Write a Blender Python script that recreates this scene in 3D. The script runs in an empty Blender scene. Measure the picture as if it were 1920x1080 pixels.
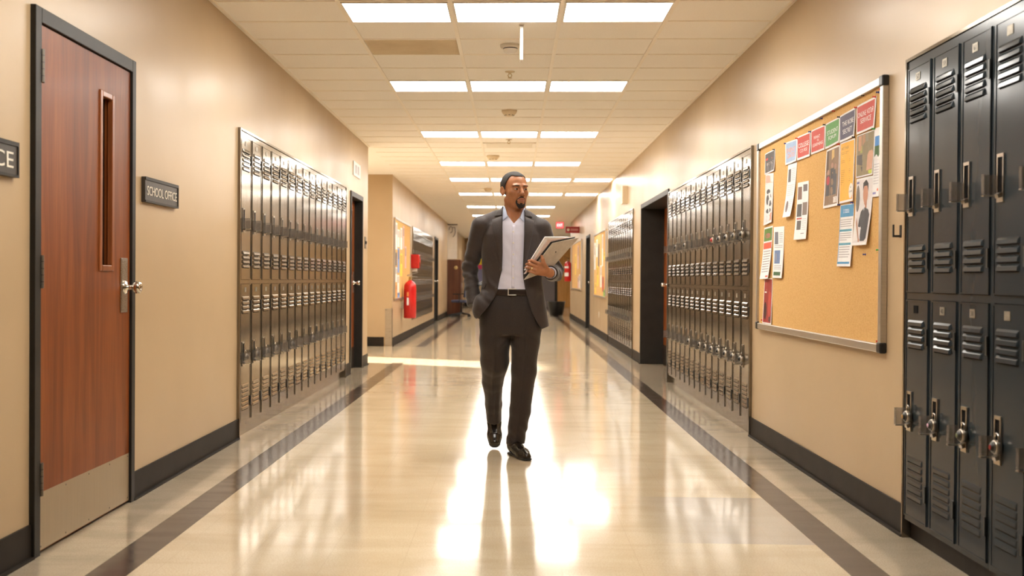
import bpy, math, random
import numpy as np
from mathutils import Matrix, Vector
random.seed(7)
rng = np.random.default_rng(7)
SC = bpy.context.scene
COL = SC.collection

# ------------------------------------------------------------------ camera
# Fitted to the vanishing lines of the corridor: X across, Y along the corridor, Z up (metres).
F_PX, CX, CY, CAM_Z = 1900.0, 897.8, 539.64, 1.10
YAW, PITCH, ROLL = -0.0331, -0.0080, 0.0067


def cam_rotation():
    cy, sy, cp, sp, cr, sr = (math.cos(YAW), math.sin(YAW), math.cos(PITCH), math.sin(PITCH),
                              math.cos(ROLL), math.sin(ROLL))
    B = np.array([[1, 0, 0], [0, 0, -1], [0, 1, 0]], float)
    Ry = np.array([[cy, 0, -sy], [0, 1, 0], [sy, 0, cy]])
    Rx = np.array([[1, 0, 0], [0, cp, sp], [0, -sp, cp]])
    Rz = np.array([[cr, -sr, 0], [sr, cr, 0], [0, 0, 1]])
    return Rz @ Rx @ Ry @ B


CAM_R = cam_rotation()


def at(x, y, Y):
    """world point seen at photo pixel (x, y) at the depth Y along the corridor"""
    d = CAM_R.T @ np.array([(x - CX) / F_PX, (y - CY) / F_PX, 1.0])
    p = np.array([0, 0, CAM_Z]) + d * (Y / d[1])
    return Vector(p)


cam_data = bpy.data.cameras.new('camera')
cam = bpy.data.objects.new('camera', cam_data)
COL.objects.link(cam)
M = Matrix.Identity(4)
for i in range(3):
    M[i][0] = CAM_R[0][i]
    M[i][1] = -CAM_R[1][i]
    M[i][2] = -CAM_R[2][i]
M[2][3] = CAM_Z
cam.matrix_world = M
cam_data.sensor_width = 36.0
cam_data.lens = F_PX / 1920 * 36.0
cam_data.shift_x = (960 - CX) / 1920
cam_data.shift_y = (CY - 540) / 1920
cam_data.clip_start = 0.05
cam_data.clip_end = 200
cam_data.dof.use_dof = True
cam_data.dof.focus_distance = 6.25
cam_data.dof.aperture_fstop = 3.2
SC.camera = cam

# ------------------------------------------------------------------ view, world, sun
vs = SC.view_settings
SC.display_settings.display_device = 'sRGB'
vs.view_transform = 'Standard'
vs.look = 'None'
vs.gamma = 1.0
vs.use_curve_mapping = False
vs.exposure = 1.30
SC.cycles.use_denoising = True
SC.cycles.max_bounces = 10
SC.cycles.diffuse_bounces = 6
SC.cycles.glossy_bounces = 5
SC.cycles.transmission_bounces = 6
SC.cycles.sample_clamp_indirect = 8.0

world = bpy.data.worlds.new('daylight')
SC.world = world
world.use_nodes = True
wn = world.node_tree.nodes
wn['Background'].inputs[0].default_value = (0.95, 0.93, 0.9, 1)
wn['Background'].inputs[1].default_value = 2.0

sun_d = bpy.data.lights.new('sun', 'SUN')
sun = bpy.data.objects.new('sun', sun_d)
COL.objects.link(sun)
sun_d.energy = 30.0
sun_d.color = (1.0, 0.93, 0.80)
sun_d.angle = math.radians(1.2)
sun.location = (-12, 18, 5)
sun.rotation_euler = Vector((1.55, -0.62, -0.42)).to_track_quat('-Z', 'Y').to_euler()

PANEL_STRENGTH = 11.0
PANEL_COLOR = (1.0, 0.945, 0.87, 1)

# corridor measures
XL, XR, HC = -1.874, 1.707, 2.813          # left wall, right wall, ceiling
XL2 = -1.97                                # left wall beyond the side corridor
Y_BACK, Y_SIDE0, Y_SIDE1, Y_END = -5.0, 13.05, 16.55, 42.0
LIGHT_ROWS = [3.27, 6.235, 8.705, 11.66, 14.66, 17.05, 19.95, 23.5, 26.8, 30.3, 34.3, 38.0]  # last two rows are added to brighten the far end
GRID_X = [-1.09, -0.397, 0.300, 0.995]
PITCH_Y = 0.494


# ------------------------------------------------------------------ materials
def new_mat(name, color=(0.8, 0.8, 0.8), rough=0.5, metal=0.0, ior=1.45, spec=0.5, coat=0.0, coat_rough=0.1):
    m = bpy.data.materials.new(name)
    m.use_nodes = True
    b = m.node_tree.nodes['Principled BSDF']
    b.inputs['Base Color'].default_value = (*color, 1)
    b.inputs['Roughness'].default_value = rough
    b.inputs['Metallic'].default_value = metal
    b.inputs['IOR'].default_value = ior
    b.inputs['Specular IOR Level'].default_value = spec
    b.inputs['Coat Weight'].default_value = coat
    b.inputs['Coat Roughness'].default_value = coat_rough
    return m


class NT:
    """little helper to wire nodes"""
    def __init__(self, m):
        self.m, self.t = m, m.node_tree
        self.n, self.l = self.t.nodes, self.t.links
        self.b = self.n['Principled BSDF']

    def add(self, typ, **kw):
        nd = self.n.new(typ)
        for k, v in kw.items():
            setattr(nd, k, v)
        return nd

    def coord(self, scale=(1, 1, 1), rot=(0, 0, 0), kind='Object'):
        tc = self.add('ShaderNodeTexCoord')
        mp = self.add('ShaderNodeMapping')
        mp.inputs['Scale'].default_value = scale
        mp.inputs['Rotation'].default_value = rot
        self.l.new(tc.outputs[kind], mp.inputs[0])
        return mp.outputs[0]

    def noise(self, vec, scale, detail=4, rough=0.5, dist=0.0):
        nd = self.add('ShaderNodeTexNoise')
        nd.inputs['Scale'].default_value = scale
        nd.inputs['Detail'].default_value = detail
        nd.inputs['Roughness'].default_value = rough
        nd.inputs['Distortion'].default_value = dist
        self.l.new(vec, nd.inputs['Vector'])
        return nd.outputs['Fac']

    def ramp(self, fac, stops):
        nd = self.add('ShaderNodeValToRGB')
        cr = nd.color_ramp
        while len(cr.elements) < len(stops):
            cr.elements.new(0.5)
        for e, (p, c) in zip(cr.elements, stops):
            e.position = p
            e.color = (*c, 1) if len(c) == 3 else c
        self.l.new(fac, nd.inputs[0])
        return nd.outputs[0]

    def math(self, op, a, b=None, clamp=False):
        nd = self.add('ShaderNodeMath', operation=op, use_clamp=clamp)
        for i, v in enumerate((a, b)):
            if v is None:
                continue
            if isinstance(v, (int, float)):
                nd.inputs[i].default_value = v
            else:
                self.l.new(v, nd.inputs[i])
        return nd.outputs[0]

    def mix(self, fac, a, b, blend='MIX'):
        nd = self.add('ShaderNodeMix', data_type='RGBA', blend_type=blend)
        for i, v in ((0, fac), (6, a), (7, b)):
            if isinstance(v, (int, float)):
                nd.inputs[i].default_value = v
            elif isinstance(v, tuple):
                nd.inputs[i].default_value = (*v, 1) if len(v) == 3 else v
            else:
                self.l.new(v, nd.inputs[i])
        return nd.outputs[2]

    def bump(self, h, strength=0.2, dist=0.01):
        nd = self.add('ShaderNodeBump')
        nd.inputs['Strength'].default_value = strength
        nd.inputs['Distance'].default_value = dist
        self.l.new(h, nd.inputs['Height'])
        self.l.new(nd.outputs[0], self.b.inputs['Normal'])

    def color(self, c):
        self.l.new(c, self.b.inputs['Base Color'])

    def roughness(self, c):
        self.l.new(c, self.b.inputs['Roughness'])


def mottled(name, c1, c2, scale, rough, bump=0.0, bscale=None, **kw):
    m = new_mat(name, c1, rough, **kw)
    n = NT(m)
    v = n.coord()
    f = n.noise(v, scale, 5, 0.6)
    n.color(n.ramp(f, [(0.3, c1), (0.7, c2)]))
    if bump:
        n.bump(n.noise(v, bscale or scale * 10, 3), bump, 0.002)
    return m


def emission_mat(name, color, strength):
    m = bpy.data.materials.new(name)
    m.use_nodes = True
    t = m.node_tree
    t.nodes.clear()
    o = t.nodes.new('ShaderNodeOutputMaterial')
    e = t.nodes.new('ShaderNodeEmission')
    e.inputs[0].default_value = color
    e.inputs[1].default_value = strength
    t.links.new(e.outputs[0], o.inputs[0])
    return m


def mat_wall():
    m = new_mat('cream_wall_paint', (0.66, 0.52, 0.35), 0.36, spec=0.5)
    n = NT(m)
    v = n.coord()
    f = n.noise(v, 1.3, 5, 0.55)
    n.color(n.ramp(f, [(0.3, (0.455, 0.330, 0.190)), (0.72, (0.50, 0.365, 0.215))]))
    n.roughness(n.ramp(n.noise(v, 2.2, 3), [(0.3, (0.32,) * 3), (0.7, (0.38,) * 3)]))
    n.bump(n.noise(v, 90, 3), 0.06, 0.003)
    return m


def mat_floor(name='waxed_vinyl_floor', tint=(1, 1, 1), cloud_c=(0.40, 0.30, 0.17), cloud_amt=0.42):
    m = new_mat(name, (0.61, 0.53, 0.41), 0.12, ior=1.65)
    n = NT(m)
    v = n.coord()
    sep = n.add('ShaderNodeSeparateXYZ')
    n.l.new(v, sep.inputs[0])
    T = 0.305
    # seams between the vinyl tiles
    def seam(c, w):
        fr = n.math('FRACT', n.math('DIVIDE', n.math('ADD', c, 30.0), T))
        d = n.math('ABSOLUTE', n.math('SUBTRACT', fr, 0.5))
        return n.math('GREATER_THAN', d, 0.5 - w)
    seams = n.math('MAXIMUM', seam(sep.outputs[0], 0.005), seam(sep.outputs[1], 0.006))
    # a slightly different shade on every tile
    fl = n.add('ShaderNodeVectorMath', operation='FLOOR')
    sc = n.add('ShaderNodeVectorMath', operation='DIVIDE')
    sc.inputs[1].default_value = (T, T, 1)
    n.l.new(v, sc.inputs[0])
    n.l.new(sc.outputs[0], fl.inputs[0])
    wh = n.add('ShaderNodeTexWhiteNoise', noise_dimensions='2D')
    n.l.new(fl.outputs[0], wh.inputs['Vector'])
    fleck = n.noise(v, 160, 2, 0.7)
    cloud = n.noise(v, 1.1, 6, 0.65, 0.6)
    base = n.ramp(fleck, [(0.34, (0.50, 0.405, 0.27)), (0.55, (0.61, 0.51, 0.36)), (0.75, (0.67, 0.58, 0.43))])
    base = n.mix(n.math('MULTIPLY', wh.outputs['Value'], 0.16), base, (0.50, 0.41, 0.30))
    drag = n.noise(n.coord((0.55, 2.6, 1)), 1.7, 6, 0.62, 0.4)
    base = n.mix(n.ramp(cloud, [(0.42, (0, 0, 0)), (0.70, (cloud_amt,) * 3)]), base, cloud_c)
    base = n.mix(n.ramp(drag, [(0.46, (0, 0, 0)), (0.68, (cloud_amt,) * 3)]), base, cloud_c)
    # a grey reflection painted into the tile colour beside the right border
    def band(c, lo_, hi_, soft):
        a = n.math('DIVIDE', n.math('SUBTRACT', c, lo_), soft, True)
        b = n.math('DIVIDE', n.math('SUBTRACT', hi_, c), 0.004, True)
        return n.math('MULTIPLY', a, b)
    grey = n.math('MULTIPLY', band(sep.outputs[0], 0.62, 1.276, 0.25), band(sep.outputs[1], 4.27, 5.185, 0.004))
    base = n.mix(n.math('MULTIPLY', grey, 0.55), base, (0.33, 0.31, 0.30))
    base = n.mix(n.math('MULTIPLY', seams, 0.35), base, (0.40, 0.32, 0.22))
    n.color(n.mix(1.0, base, tint, 'MULTIPLY'))
    streak = n.noise(n.coord((0.7, 5.0, 1)), 3.0, 5, 0.6)
    big = n.noise(n.coord((0.5, 1.2, 1)), 1.5, 3, 0.5)
    r = n.math('ADD', n.math('MULTIPLY', streak, 0.13), n.math('MULTIPLY', big, 0.09))
    n.roughness(n.math('ADD', r, 0.0, clamp=True))
    n.bump(n.noise(n.coord((1, 1, 1)), 3.0, 3, 0.5), 0.05, 0.01)
    return m


def mat_stripe():
    m = new_mat('brown_border_tile', (0.10, 0.075, 0.055), 0.16, ior=1.45, spec=0.4)
    n = NT(m)
    v = n.coord()
    n.color(n.ramp(n.noise(v, 120, 3, 0.7), [(0.35, (0.045, 0.031, 0.022)), (0.7, (0.085, 0.062, 0.046))]))
    n.roughness(n.ramp(n.noise(n.coord((0.7, 4, 1)), 3, 4), [(0.3, (0.10,) * 3), (0.75, (0.26,) * 3)]))
    return m


def mat_tile():
    m = new_mat('acoustic_ceiling_tile', (0.93, 0.91, 0.87), 0.85, spec=0.2)
    n = NT(m)
    v = n.coord()
    n.color(n.ramp(n.noise(v, 150, 3, 0.7), [(0.25, (0.84, 0.80, 0.75)), (0.5, (0.94, 0.92, 0.88))]))
    n.bump(n.noise(v, 130, 3, 0.7), 0.25, 0.004)
    return m


def mat_wood(name, dark, mid, light, rough=0.32, axis='Z', scale=1.0, coat=0.25):
    m = new_mat(name, mid, rough, spec=0.3, coat=coat, coat_rough=0.18)
    n = NT(m)
    s = {'Z': (9, 9, 0.55), 'X': (0.55, 9, 9), 'Y': (9, 0.55, 9)}[axis]
    v = n.coord(tuple(q * scale for q in s))
    broad = n.noise(v, 1.6, 6, 0.6, 0.8)
    s2 = {'Z': (60, 60, 1.6), 'X': (1.6, 60, 60), 'Y': (60, 1.6, 60)}[axis]
    fine = n.noise(n.coord(tuple(q * scale for q in s2)), 3.0, 4, 0.6)
    c = n.ramp(broad, [(0.28, dark), (0.5, mid), (0.75, light)])
    c = n.mix(n.ramp(fine, [(0.35, (0.45,) * 3), (0.6, (0, 0, 0))]), c, dark)
    n.color(c)
    n.bump(fine, 0.05, 0.001)
    return m


def mat_brushed(name, c1, c2, rough, axis=(2, 120, 120)):
    m = new_mat(name, c1, rough, metal=1.0)
    n = NT(m)
    f = n.noise(n.coord(axis), 2.0, 4, 0.6)
    n.color(n.ramp(f, [(0.3, c1), (0.7, c2)]))
    n.roughness(n.ramp(f, [(0.3, (rough * 0.8,) * 3), (0.7, (min(1, rough * 1.3),) * 3)]))
    return m


def mat_locker():
    m = new_mat('charcoal_enamel', (0.027, 0.035, 0.041), 0.17, ior=1.45, spec=0.30)
    n = NT(m)
    n.bump(n.noise(n.coord((1, 1, 0.6)), 6, 2), 0.05, 0.01)
    return m


def mat_bank():
    m = new_mat('bronze_grey_gloss_enamel', (0.30, 0.265, 0.22), 0.13, metal=0.85)
    n = NT(m)
    v = n.coord()
    n.color(n.ramp(n.noise(v, 3.0, 5, 0.6), [(0.3, (0.215, 0.18, 0.135)), (0.7, (0.275, 0.23, 0.175))]))
    n.roughness(n.ramp(n.noise(v, 2.2, 4), [(0.3, (0.10,) * 3), (0.75, (0.20,) * 3)]))
    n.bump(n.noise(n.coord((1, 1, 0.5)), 5, 2), 0.10, 0.01)
    return m


def mat_fabric(name, c1, c2, rough=0.8, scale=420, sheen=0.2):
    m = new_mat(name, c1, rough, spec=0.25)
    n = NT(m)
    v = n.coord()
    f = n.noise(v, scale, 2, 0.7)
    n.color(n.ramp(f, [(0.35, c1), (0.65, c2)]))
    n.b.inputs['Sheen Weight'].default_value = sheen
    n.b.inputs['Sheen Roughness'].default_value = 0.4
    n.bump(f, 0.12, 0.001)
    return m


def mat_cork():
    m = new_mat('cork', (0.60, 0.36, 0.13), 0.85, spec=0.2)
    n = NT(m)
    v = n.coord()
    f = n.noise(v, 140, 4, 0.75)
    g = n.noise(v, 5, 4, 0.5)
    c = n.ramp(f, [(0.28, (0.42, 0.225, 0.065)), (0.48, (0.62, 0.37, 0.13)), (0.72, (0.70, 0.45, 0.19))])
    n.color(n.mix(n.math('MULTIPLY', g, 0.28), c, (0.66, 0.42, 0.18)))
    n.bump(f, 0.2, 0.002)
    return m


def mat_glass(name, color, alpha, rough=0.05):
    m = new_mat(name, color, rough)
    m.node_tree.nodes['Principled BSDF'].inputs['Alpha'].default_value = alpha
    return m


MAT = {}
MAT['wall'] = mat_wall()
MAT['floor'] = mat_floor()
MAT['lane'] = mat_floor('border_lane_vinyl', (0.72, 0.72, 0.74), (0.34, 0.27, 0.17), 0.5)
MAT['stripe'] = mat_stripe()
MAT['tile'] = mat_tile()
MAT['tile_old'] = mottled('yellowed_ceiling_tile', (0.62, 0.50, 0.33), (0.72, 0.60, 0.42), 4, 0.8, 0.2, 130)
MAT['tbar'] = new_mat('ceiling_grid_enamel', (0.92, 0.87, 0.78), 0.45)
MAT['base'] = mottled('dark_vinyl_baseboard', (0.014, 0.010, 0.007), (0.024, 0.018, 0.013), 6, 0.55, spec=0.25)
MAT['frame'] = mottled('dark_bronze_frame_paint', (0.018, 0.016, 0.013), (0.028, 0.025, 0.021), 5, 0.45, 0.05, 60, spec=0.3)
MAT['door'] = mat_wood('red_brown_door_veneer', (0.120, 0.027, 0.005), (0.215, 0.054, 0.009), (0.30, 0.086, 0.016), 0.42, coat=0.04)
MAT['door_trim'] = mat_wood('door_light_moulding', (0.17, 0.048, 0.014), (0.28, 0.085, 0.026), (0.38, 0.13, 0.045))
MAT['honey'] = mat_wood('honey_wood', (0.42, 0.20, 0.05), (0.58, 0.30, 0.09), (0.68, 0.38, 0.14))
MAT['dark_wood'] = mat_wood('dark_brown_wood', (0.07, 0.024, 0.012), (0.12, 0.042, 0.02), (0.18, 0.07, 0.034))
MAT['kick'] = mat_brushed('brushed_kick_plate', (0.46, 0.38, 0.26), (0.58, 0.49, 0.35), 0.42, (120, 120, 2))
MAT['steel'] = mat_brushed('satin_steel', (0.42, 0.39, 0.34), (0.56, 0.52, 0.46), 0.30)
MAT['hinge'] = mat_brushed('dull_hinge_steel', (0.16, 0.145, 0.12), (0.24, 0.22, 0.19), 0.42)
MAT['chrome'] = new_mat('polished_chrome', (0.72, 0.69, 0.64), 0.12, metal=1.0)
MAT['alu'] = mat_brushed('anodised_aluminium', (0.52, 0.49, 0.45), (0.62, 0.59, 0.54), 0.36, (120, 2, 120))
MAT['black'] = new_mat('black_plastic', (0.012, 0.012, 0.012), 0.35)
MAT['darkvoid'] = new_mat('unlit_dark_glass', (0.012, 0.010, 0.008), 0.08, ior=1.5)
MAT['locker'] = mat_locker()
MAT['locker_bank'] = mat_bank()
MAT['locker_dark'] = new_mat('black_hinge_enamel', (0.012, 0.014, 0.014), 0.35)
MAT['recess'] = new_mat('dark_latch_recess', (0.007, 0.006, 0.006), 0.8, spec=0.1)
MAT['bezel'] = new_mat('nickel_latch_bezel', (0.54, 0.49, 0.42), 0.30, metal=1.0)
MAT['guard'] = mat_glass('smoked_clear_latch_guard', (0.22, 0.19, 0.16), 0.42, 0.12)
MAT['plate'] = mottled('stamped_number_plate', (0.26, 0.23, 0.18), (0.38, 0.34, 0.27), 60, 0.4, metal=0.6)
MAT['plate_dark'] = new_mat('stamped_digits', (0.05, 0.045, 0.04), 0.5)
MAT['sign'] = mottled('dark_brown_sign_plastic', (0.036, 0.030, 0.024), (0.050, 0.042, 0.034), 20, 0.4)
MAT['letter'] = new_mat('ivory_lettering', (0.72, 0.67, 0.57), 0.5)
MAT['cork'] = mat_cork()
MAT['red'] = mottled('red_enamel', (0.50, 0.012, 0.012), (0.60, 0.022, 0.02), 6, 0.22, ior=1.5)
MAT['red_sign'] = new_mat('dark_red_sign_plastic', (0.33, 0.02, 0.02), 0.35)
MAT['white'] = new_mat('white_plastic', (0.80, 0.77, 0.71), 0.4)
MAT['cream_plastic'] = new_mat('cream_plastic', (0.72, 0.60, 0.42), 0.4)
MAT['brass'] = new_mat('old_brass', (0.50, 0.36, 0.16), 0.3, metal=1.0)
MAT['paper'] = mottled('white_paper', (0.78, 0.77, 0.76), (0.84, 0.83, 0.82), 10, 0.7)
MAT['exit'] = emission_mat('lit_red_exit_face', (1.0, 0.06, 0.06, 1), 1.6)
MAT['exit_letter'] = emission_mat('lit_exit_letters', (1.0, 0.55, 0.5, 1), 1.6)
MAT['panel'] = emission_mat('lit_light_diffuser', PANEL_COLOR, PANEL_STRENGTH)
MAT['lightframe'] = new_mat('light_frame_enamel', (0.85, 0.82, 0.76), 0.45)
_flat = {}


def flat(color, rough=0.6):
    key = (tuple(round(c, 3) for c in color), rough)
    if key not in _flat:
        _flat[key] = mottled('print_ink', color, tuple(min(1, c * 1.12 + 0.004) for c in color), 40, rough)
    return _flat[key]


# ------------------------------------------------------------------ mesh builder
class MB:
    def __init__(self):
        self.v, self.f, self.mi, self.sm, self.mats = [], [], [], [], []

    def mat(self, m):
        if m not in self.mats:
            self.mats.append(m)
        return self.mats.index(m)

    def poly(self, verts, faces, m, smooth=False):
        k = len(self.v)
        self.v.extend([tuple(p) for p in verts])
        mi = self.mat(m)
        for f in faces:
            self.f.append(tuple(i + k for i in f))
            self.mi.append(mi)
            self.sm.append(smooth)
        return self

    def box(self, x0, y0, z0, x1, y1, z1, m):
        x0, x1 = min(x0, x1), max(x0, x1)
        y0, y1 = min(y0, y1), max(y0, y1)
        z0, z1 = min(z0, z1), max(z0, z1)
        v = [(x0, y0, z0), (x1, y0, z0), (x1, y1, z0), (x0, y1, z0), (x0, y0, z1), (x1, y0, z1), (x1, y1, z1), (x0, y1, z1)]
        return self.poly(v, [(0, 3, 2, 1), (4, 5, 6, 7), (0, 1, 5, 4), (1, 2, 6, 5), (2, 3, 7, 6), (3, 0, 4, 7)], m)

    def obox(self, c, ax, ay, az, m):
        """box from centre and three half-axis vectors"""
        c, ax, ay, az = (Vector(q) for q in (c, ax, ay, az))
        v = [c + sx * ax + sy * ay + sz * az for sz in (-1, 1) for sx, sy in ((-1, -1), (1, -1), (1, 1), (-1, 1))]
        return self.poly(v, [(0, 3, 2, 1), (4, 5, 6, 7), (0, 1, 5, 4), (1, 2, 6, 5), (2, 3, 7, 6), (3, 0, 4, 7)], m)

    def tube(self, p0, p1, r0, r1, m, n=16, caps=True, smooth=True):
        p0, p1 = Vector(p0), Vector(p1)
        d = (p1 - p0).normalized()
        a = d.orthogonal().normalized()
        b = d.cross(a)
        v = []
        for p, r in ((p0, r0), (p1, r1)):
            for i in range(n):
                t = 2 * math.pi * i / n
                v.append(p + r * (math.cos(t) * a + math.sin(t) * b))
        self.poly(v, [(i, (i + 1) % n, n + (i + 1) % n, n + i) for i in range(n)], m, smooth)
        if caps:
            self.poly(v[:n], [tuple(range(n))[::-1]], m)
            self.poly(v[n:], [tuple(range(n))], m)
        return self

    def lathe(self, base, axis, prof, m, n=24, smooth=True):
        """profile [(radius, distance along axis)] turned round the axis"""
        base, d = Vector(base), Vector(axis).normalized()
        a = d.orthogonal().normalized()
        b = d.cross(a)
        v = []
        for r, h in prof:
            for i in range(n):
                t = 2 * math.pi * i / n
                v.append(base + d * h + r * (math.cos(t) * a + math.sin(t) * b))
        fs = []
        for k in range(len(prof) - 1):
            for i in range(n):
                j = (i + 1) % n
                fs.append((k * n + i, k * n + j, (k + 1) * n + j, (k + 1) * n + i))
        fs.append(tuple(range(n))[::-1])
        fs.append(tuple(range((len(prof) - 1) * n, len(prof) * n)))
        return self.poly(v, fs, m, smooth)

    def path(self, pts, r, m, n=8):
        for a, b in zip(pts[:-1], pts[1:]):
            self.tube(a, b, r, r, m, n)
        return self

    def build(self, name, parent=None, bevel=0.0, loc=None, seg=2):
        me = bpy.data.meshes.new(name)
        me.from_pydata(self.v, [], self.f)
        for m in self.mats:
            me.materials.append(m)
        me.polygons.foreach_set('material_index', self.mi)
        me.polygons.foreach_set('use_smooth', self.sm)
        me.update()
        o = bpy.data.objects.new(name, me)
        COL.objects.link(o)
        if parent is not None:
            o.parent = parent
        if loc is not None:
            o.location = loc
        if bevel:
            b = o.modifiers.new('bevel', 'BEVEL')
            b.width = bevel
            b.segments = seg
            b.limit_method = 'ANGLE'
            b.angle_limit = math.radians(40)
        return o


def tag(o, label=None, cat=None, group=None, kind=None):
    if label:
        o['label'] = label
    if cat:
        o['category'] = cat
    if group:
        o['group'] = group
    if kind:
        o['kind'] = kind
    return o


def thing(name, label, cat, loc=(0, 0, 0), rz=0.0, group=None):
    o = bpy.data.objects.new(name, None)
    o.empty_display_size = 0.1
    COL.objects.link(o)
    o.location = loc
    o.rotation_euler = (0, 0, rz)
    return tag(o, label, cat, group)


def copy_tree(o, parent=None):
    c = o.copy()
    COL.objects.link(c)
    if parent is not None:
        c.parent = parent
    for ch in list(o.children):
        copy_tree(ch, c)
    return c


def struct(o, label=None, cat=None):
    return tag(o, label, cat, None, 'structure')


def text_mesh(name, txt, size, m, parent=None, depth=0.002, width=None, align='CENTER', bold=0.0):
    """lettering as a mesh, standing in the local XZ plane, facing -Y, centred"""
    cu = bpy.data.curves.new(name, 'FONT')
    cu.body = txt
    cu.size = size
    cu.align_x = align
    cu.align_y = 'CENTER'
    cu.extrude = depth / 2
    cu.offset = bold
    cu.resolution_u = 3
    tmp = bpy.data.objects.new(name, cu)
    COL.objects.link(tmp)
    dg = bpy.context.evaluated_depsgraph_get()
    me = bpy.data.meshes.new_from_object(tmp.evaluated_get(dg))
    bpy.data.objects.remove(tmp)
    co = np.empty(len(me.vertices) * 3)
    me.vertices.foreach_get('co', co)
    co = co.reshape(-1, 3)
    if width and len(co):
        w = co[:, 0].max() - co[:, 0].min()
        co[:, 0] *= width / w
    if len(co):
        co[:, 0] -= (co[:, 0].max() + co[:, 0].min()) / 2
        co[:, 1] -= (co[:, 1].max() + co[:, 1].min()) / 2
    out = np.stack([co[:, 0], -co[:, 2], co[:, 1]], 1)
    me.vertices.foreach_set('co', out.ravel())
    me.materials.clear()
    me.materials.append(m)
    me.update()
    o = bpy.data.objects.new(name, me)
    COL.objects.link(o)
    if parent is not None:
        o.parent = parent
    return o


# ------------------------------------------------------------------ the setting
def slab(name, x0, x1, y0, y1, z1, openings, m, back=0):
    """wall slab between two X planes with rectangular openings (y0, y1, z0, z1)"""
    mb = MB()
    cuts = sorted({y0, y1, *[o[0] for o in openings], *[o[1] for o in openings]})
    for a, b in zip(cuts[:-1], cuts[1:]):
        z = 0.0
        for o in sorted((o for o in openings if o[0] <= a and o[1] >= b), key=lambda o: o[2]):
            if o[2] > z:
                mb.box(x0, a, z, x1, b, o[2], m)
            z = o[3]
        if z < z1:
            mb.box(x0, a, z, x1, b, z1, m)
    for a, b, c, e in openings if back else ():
        xa, xb = (x0 - 0.03, x0) if back < 0 else (x1, x1 + 0.03)
        mb.box(xa, a - 0.05, c, xb, b + 0.05, e, m)          # closed rear of the niche
    return struct(mb.build(name))


W = MAT['wall']
DOOR1 = (3.875, 4.925, 0, 2.158)
LOCK_L = (6.845, 11.27, 0, 2.128)
DOOR2 = (11.62, 12.56, 0, 2.12)
DOOR5 = (25.5, 26.65, 0, 2.18)
LOCK_L2 = (19.80, 24.76, 0.30, 2.15)
LOCK_R0 = (3.09, 4.43, 0, 2.056)
LOCK_R = (7.262, 11.078, 0, 2.068)
DOOR3 = (11.13, 13.50, 0, 2.11)
LOCK_R2 = (14.36, 18.0, 0.12, 2.12)
DOOR6 = (22.4, 23.5, 0, 2.12)

slab('wall_left', XL - 0.5, XL, Y_BACK, Y_SIDE0, HC, [DOOR1, LOCK_L, DOOR2], W, -1)
slab('wall_left_far', XL2 - 0.5, XL2, Y_SIDE1, Y_END, HC, [LOCK_L2, DOOR5], W, -1)
slab('wall_right', XR, XR + 0.5, Y_BACK, 30.0, HC, [LOCK_R0, LOCK_R, DOOR3, LOCK_R2, DOOR6], W, 1)
struct(MB().box(XL - 0.5, Y_BACK - 0.15, 0, XR + 0.5, Y_BACK, HC, W).build('wall_back'))
struct(MB().box(-2.6, Y_END, 0, 4.2, Y_END + 0.15, HC, W).build('wall_end'))
struct(MB().box(4.05, 30.0, 0, 4.2, Y_END, HC, W).box(XR + 0.5, 29.85, 0, 4.2, 30.0, HC, W).build('wall_right_far'))
struct(MB().box(-7.15, Y_SIDE0 - 0.15, 0, XL - 0.5, Y_SIDE0, HC, W).build('wall_side_near'))
struct(MB().box(-7.15, Y_SIDE1, 0, XL2 - 0.5, Y_SIDE1 + 0.15, HC, W).build('wall_side_far'))
WIN = (15.28, 16.36, 0.12, 2.06)
slab('wall_side_end', -7.15, -7.0, Y_SIDE0, Y_SIDE1, HC, [WIN], W)

# glazed opening at the end of the side corridor, where the daylight comes in
win = struct(thing('window_1', None, None, (-7.0, 15.82, 0.12)))
fr = MB()
for a, b in ((-0.54, -0.50), (0.50, 0.54)):
    fr.box(-0.12, a, 0, -0.05, b, 1.94, MAT['frame'])
fr.box(-0.12, -0.5, 0, -0.05, 0.5, 0.04, MAT['frame']).box(-0.12, -0.5, 1.90, -0.05, 0.5, 1.94, MAT['frame'])
fr.build('window_frame', win)

# floor: vinyl tile with a brown border strip down each side
fl = MB()
FZ = -0.12
S0, S1, S2, S3 = -1.567, -1.414, 1.276, 1.423
F, ST, LN = MAT['floor'], MAT['stripe'], MAT['lane']
fl.box(-7.15, Y_SIDE0 - 0.15, FZ, XL - 0.5, Y_SIDE1 + 0.15, 0, F)
fl.box(XL - 0.5, Y_BACK - 0.15, FZ, S0, 13.28, 0, LN)
fl.box(XL - 0.5, 13.28, FZ, S0, 16.48, 0, F)
fl.box(XL - 0.5, 16.48, FZ, S0, Y_END, 0, LN)
fl.box(S0, Y_BACK - 0.15, FZ, S1, 13.28, 0, ST)
fl.box(S0, 13.28, FZ, S1, 16.48, 0, F)
fl.box(S0, 16.48, FZ, S1, Y_END, 0, ST)
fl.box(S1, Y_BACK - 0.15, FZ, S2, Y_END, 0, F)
fl.box(S2, Y_BACK - 0.15, FZ, S3, Y_END, 0, ST)
fl.box(S3, Y_BACK - 0.15, FZ, XR + 0.5, Y_END, 0, LN)
fl.box(XR + 0.5, 29.85, FZ, 4.2, Y_END, 0, F)
floor = struct(fl.build('floor'))

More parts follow.
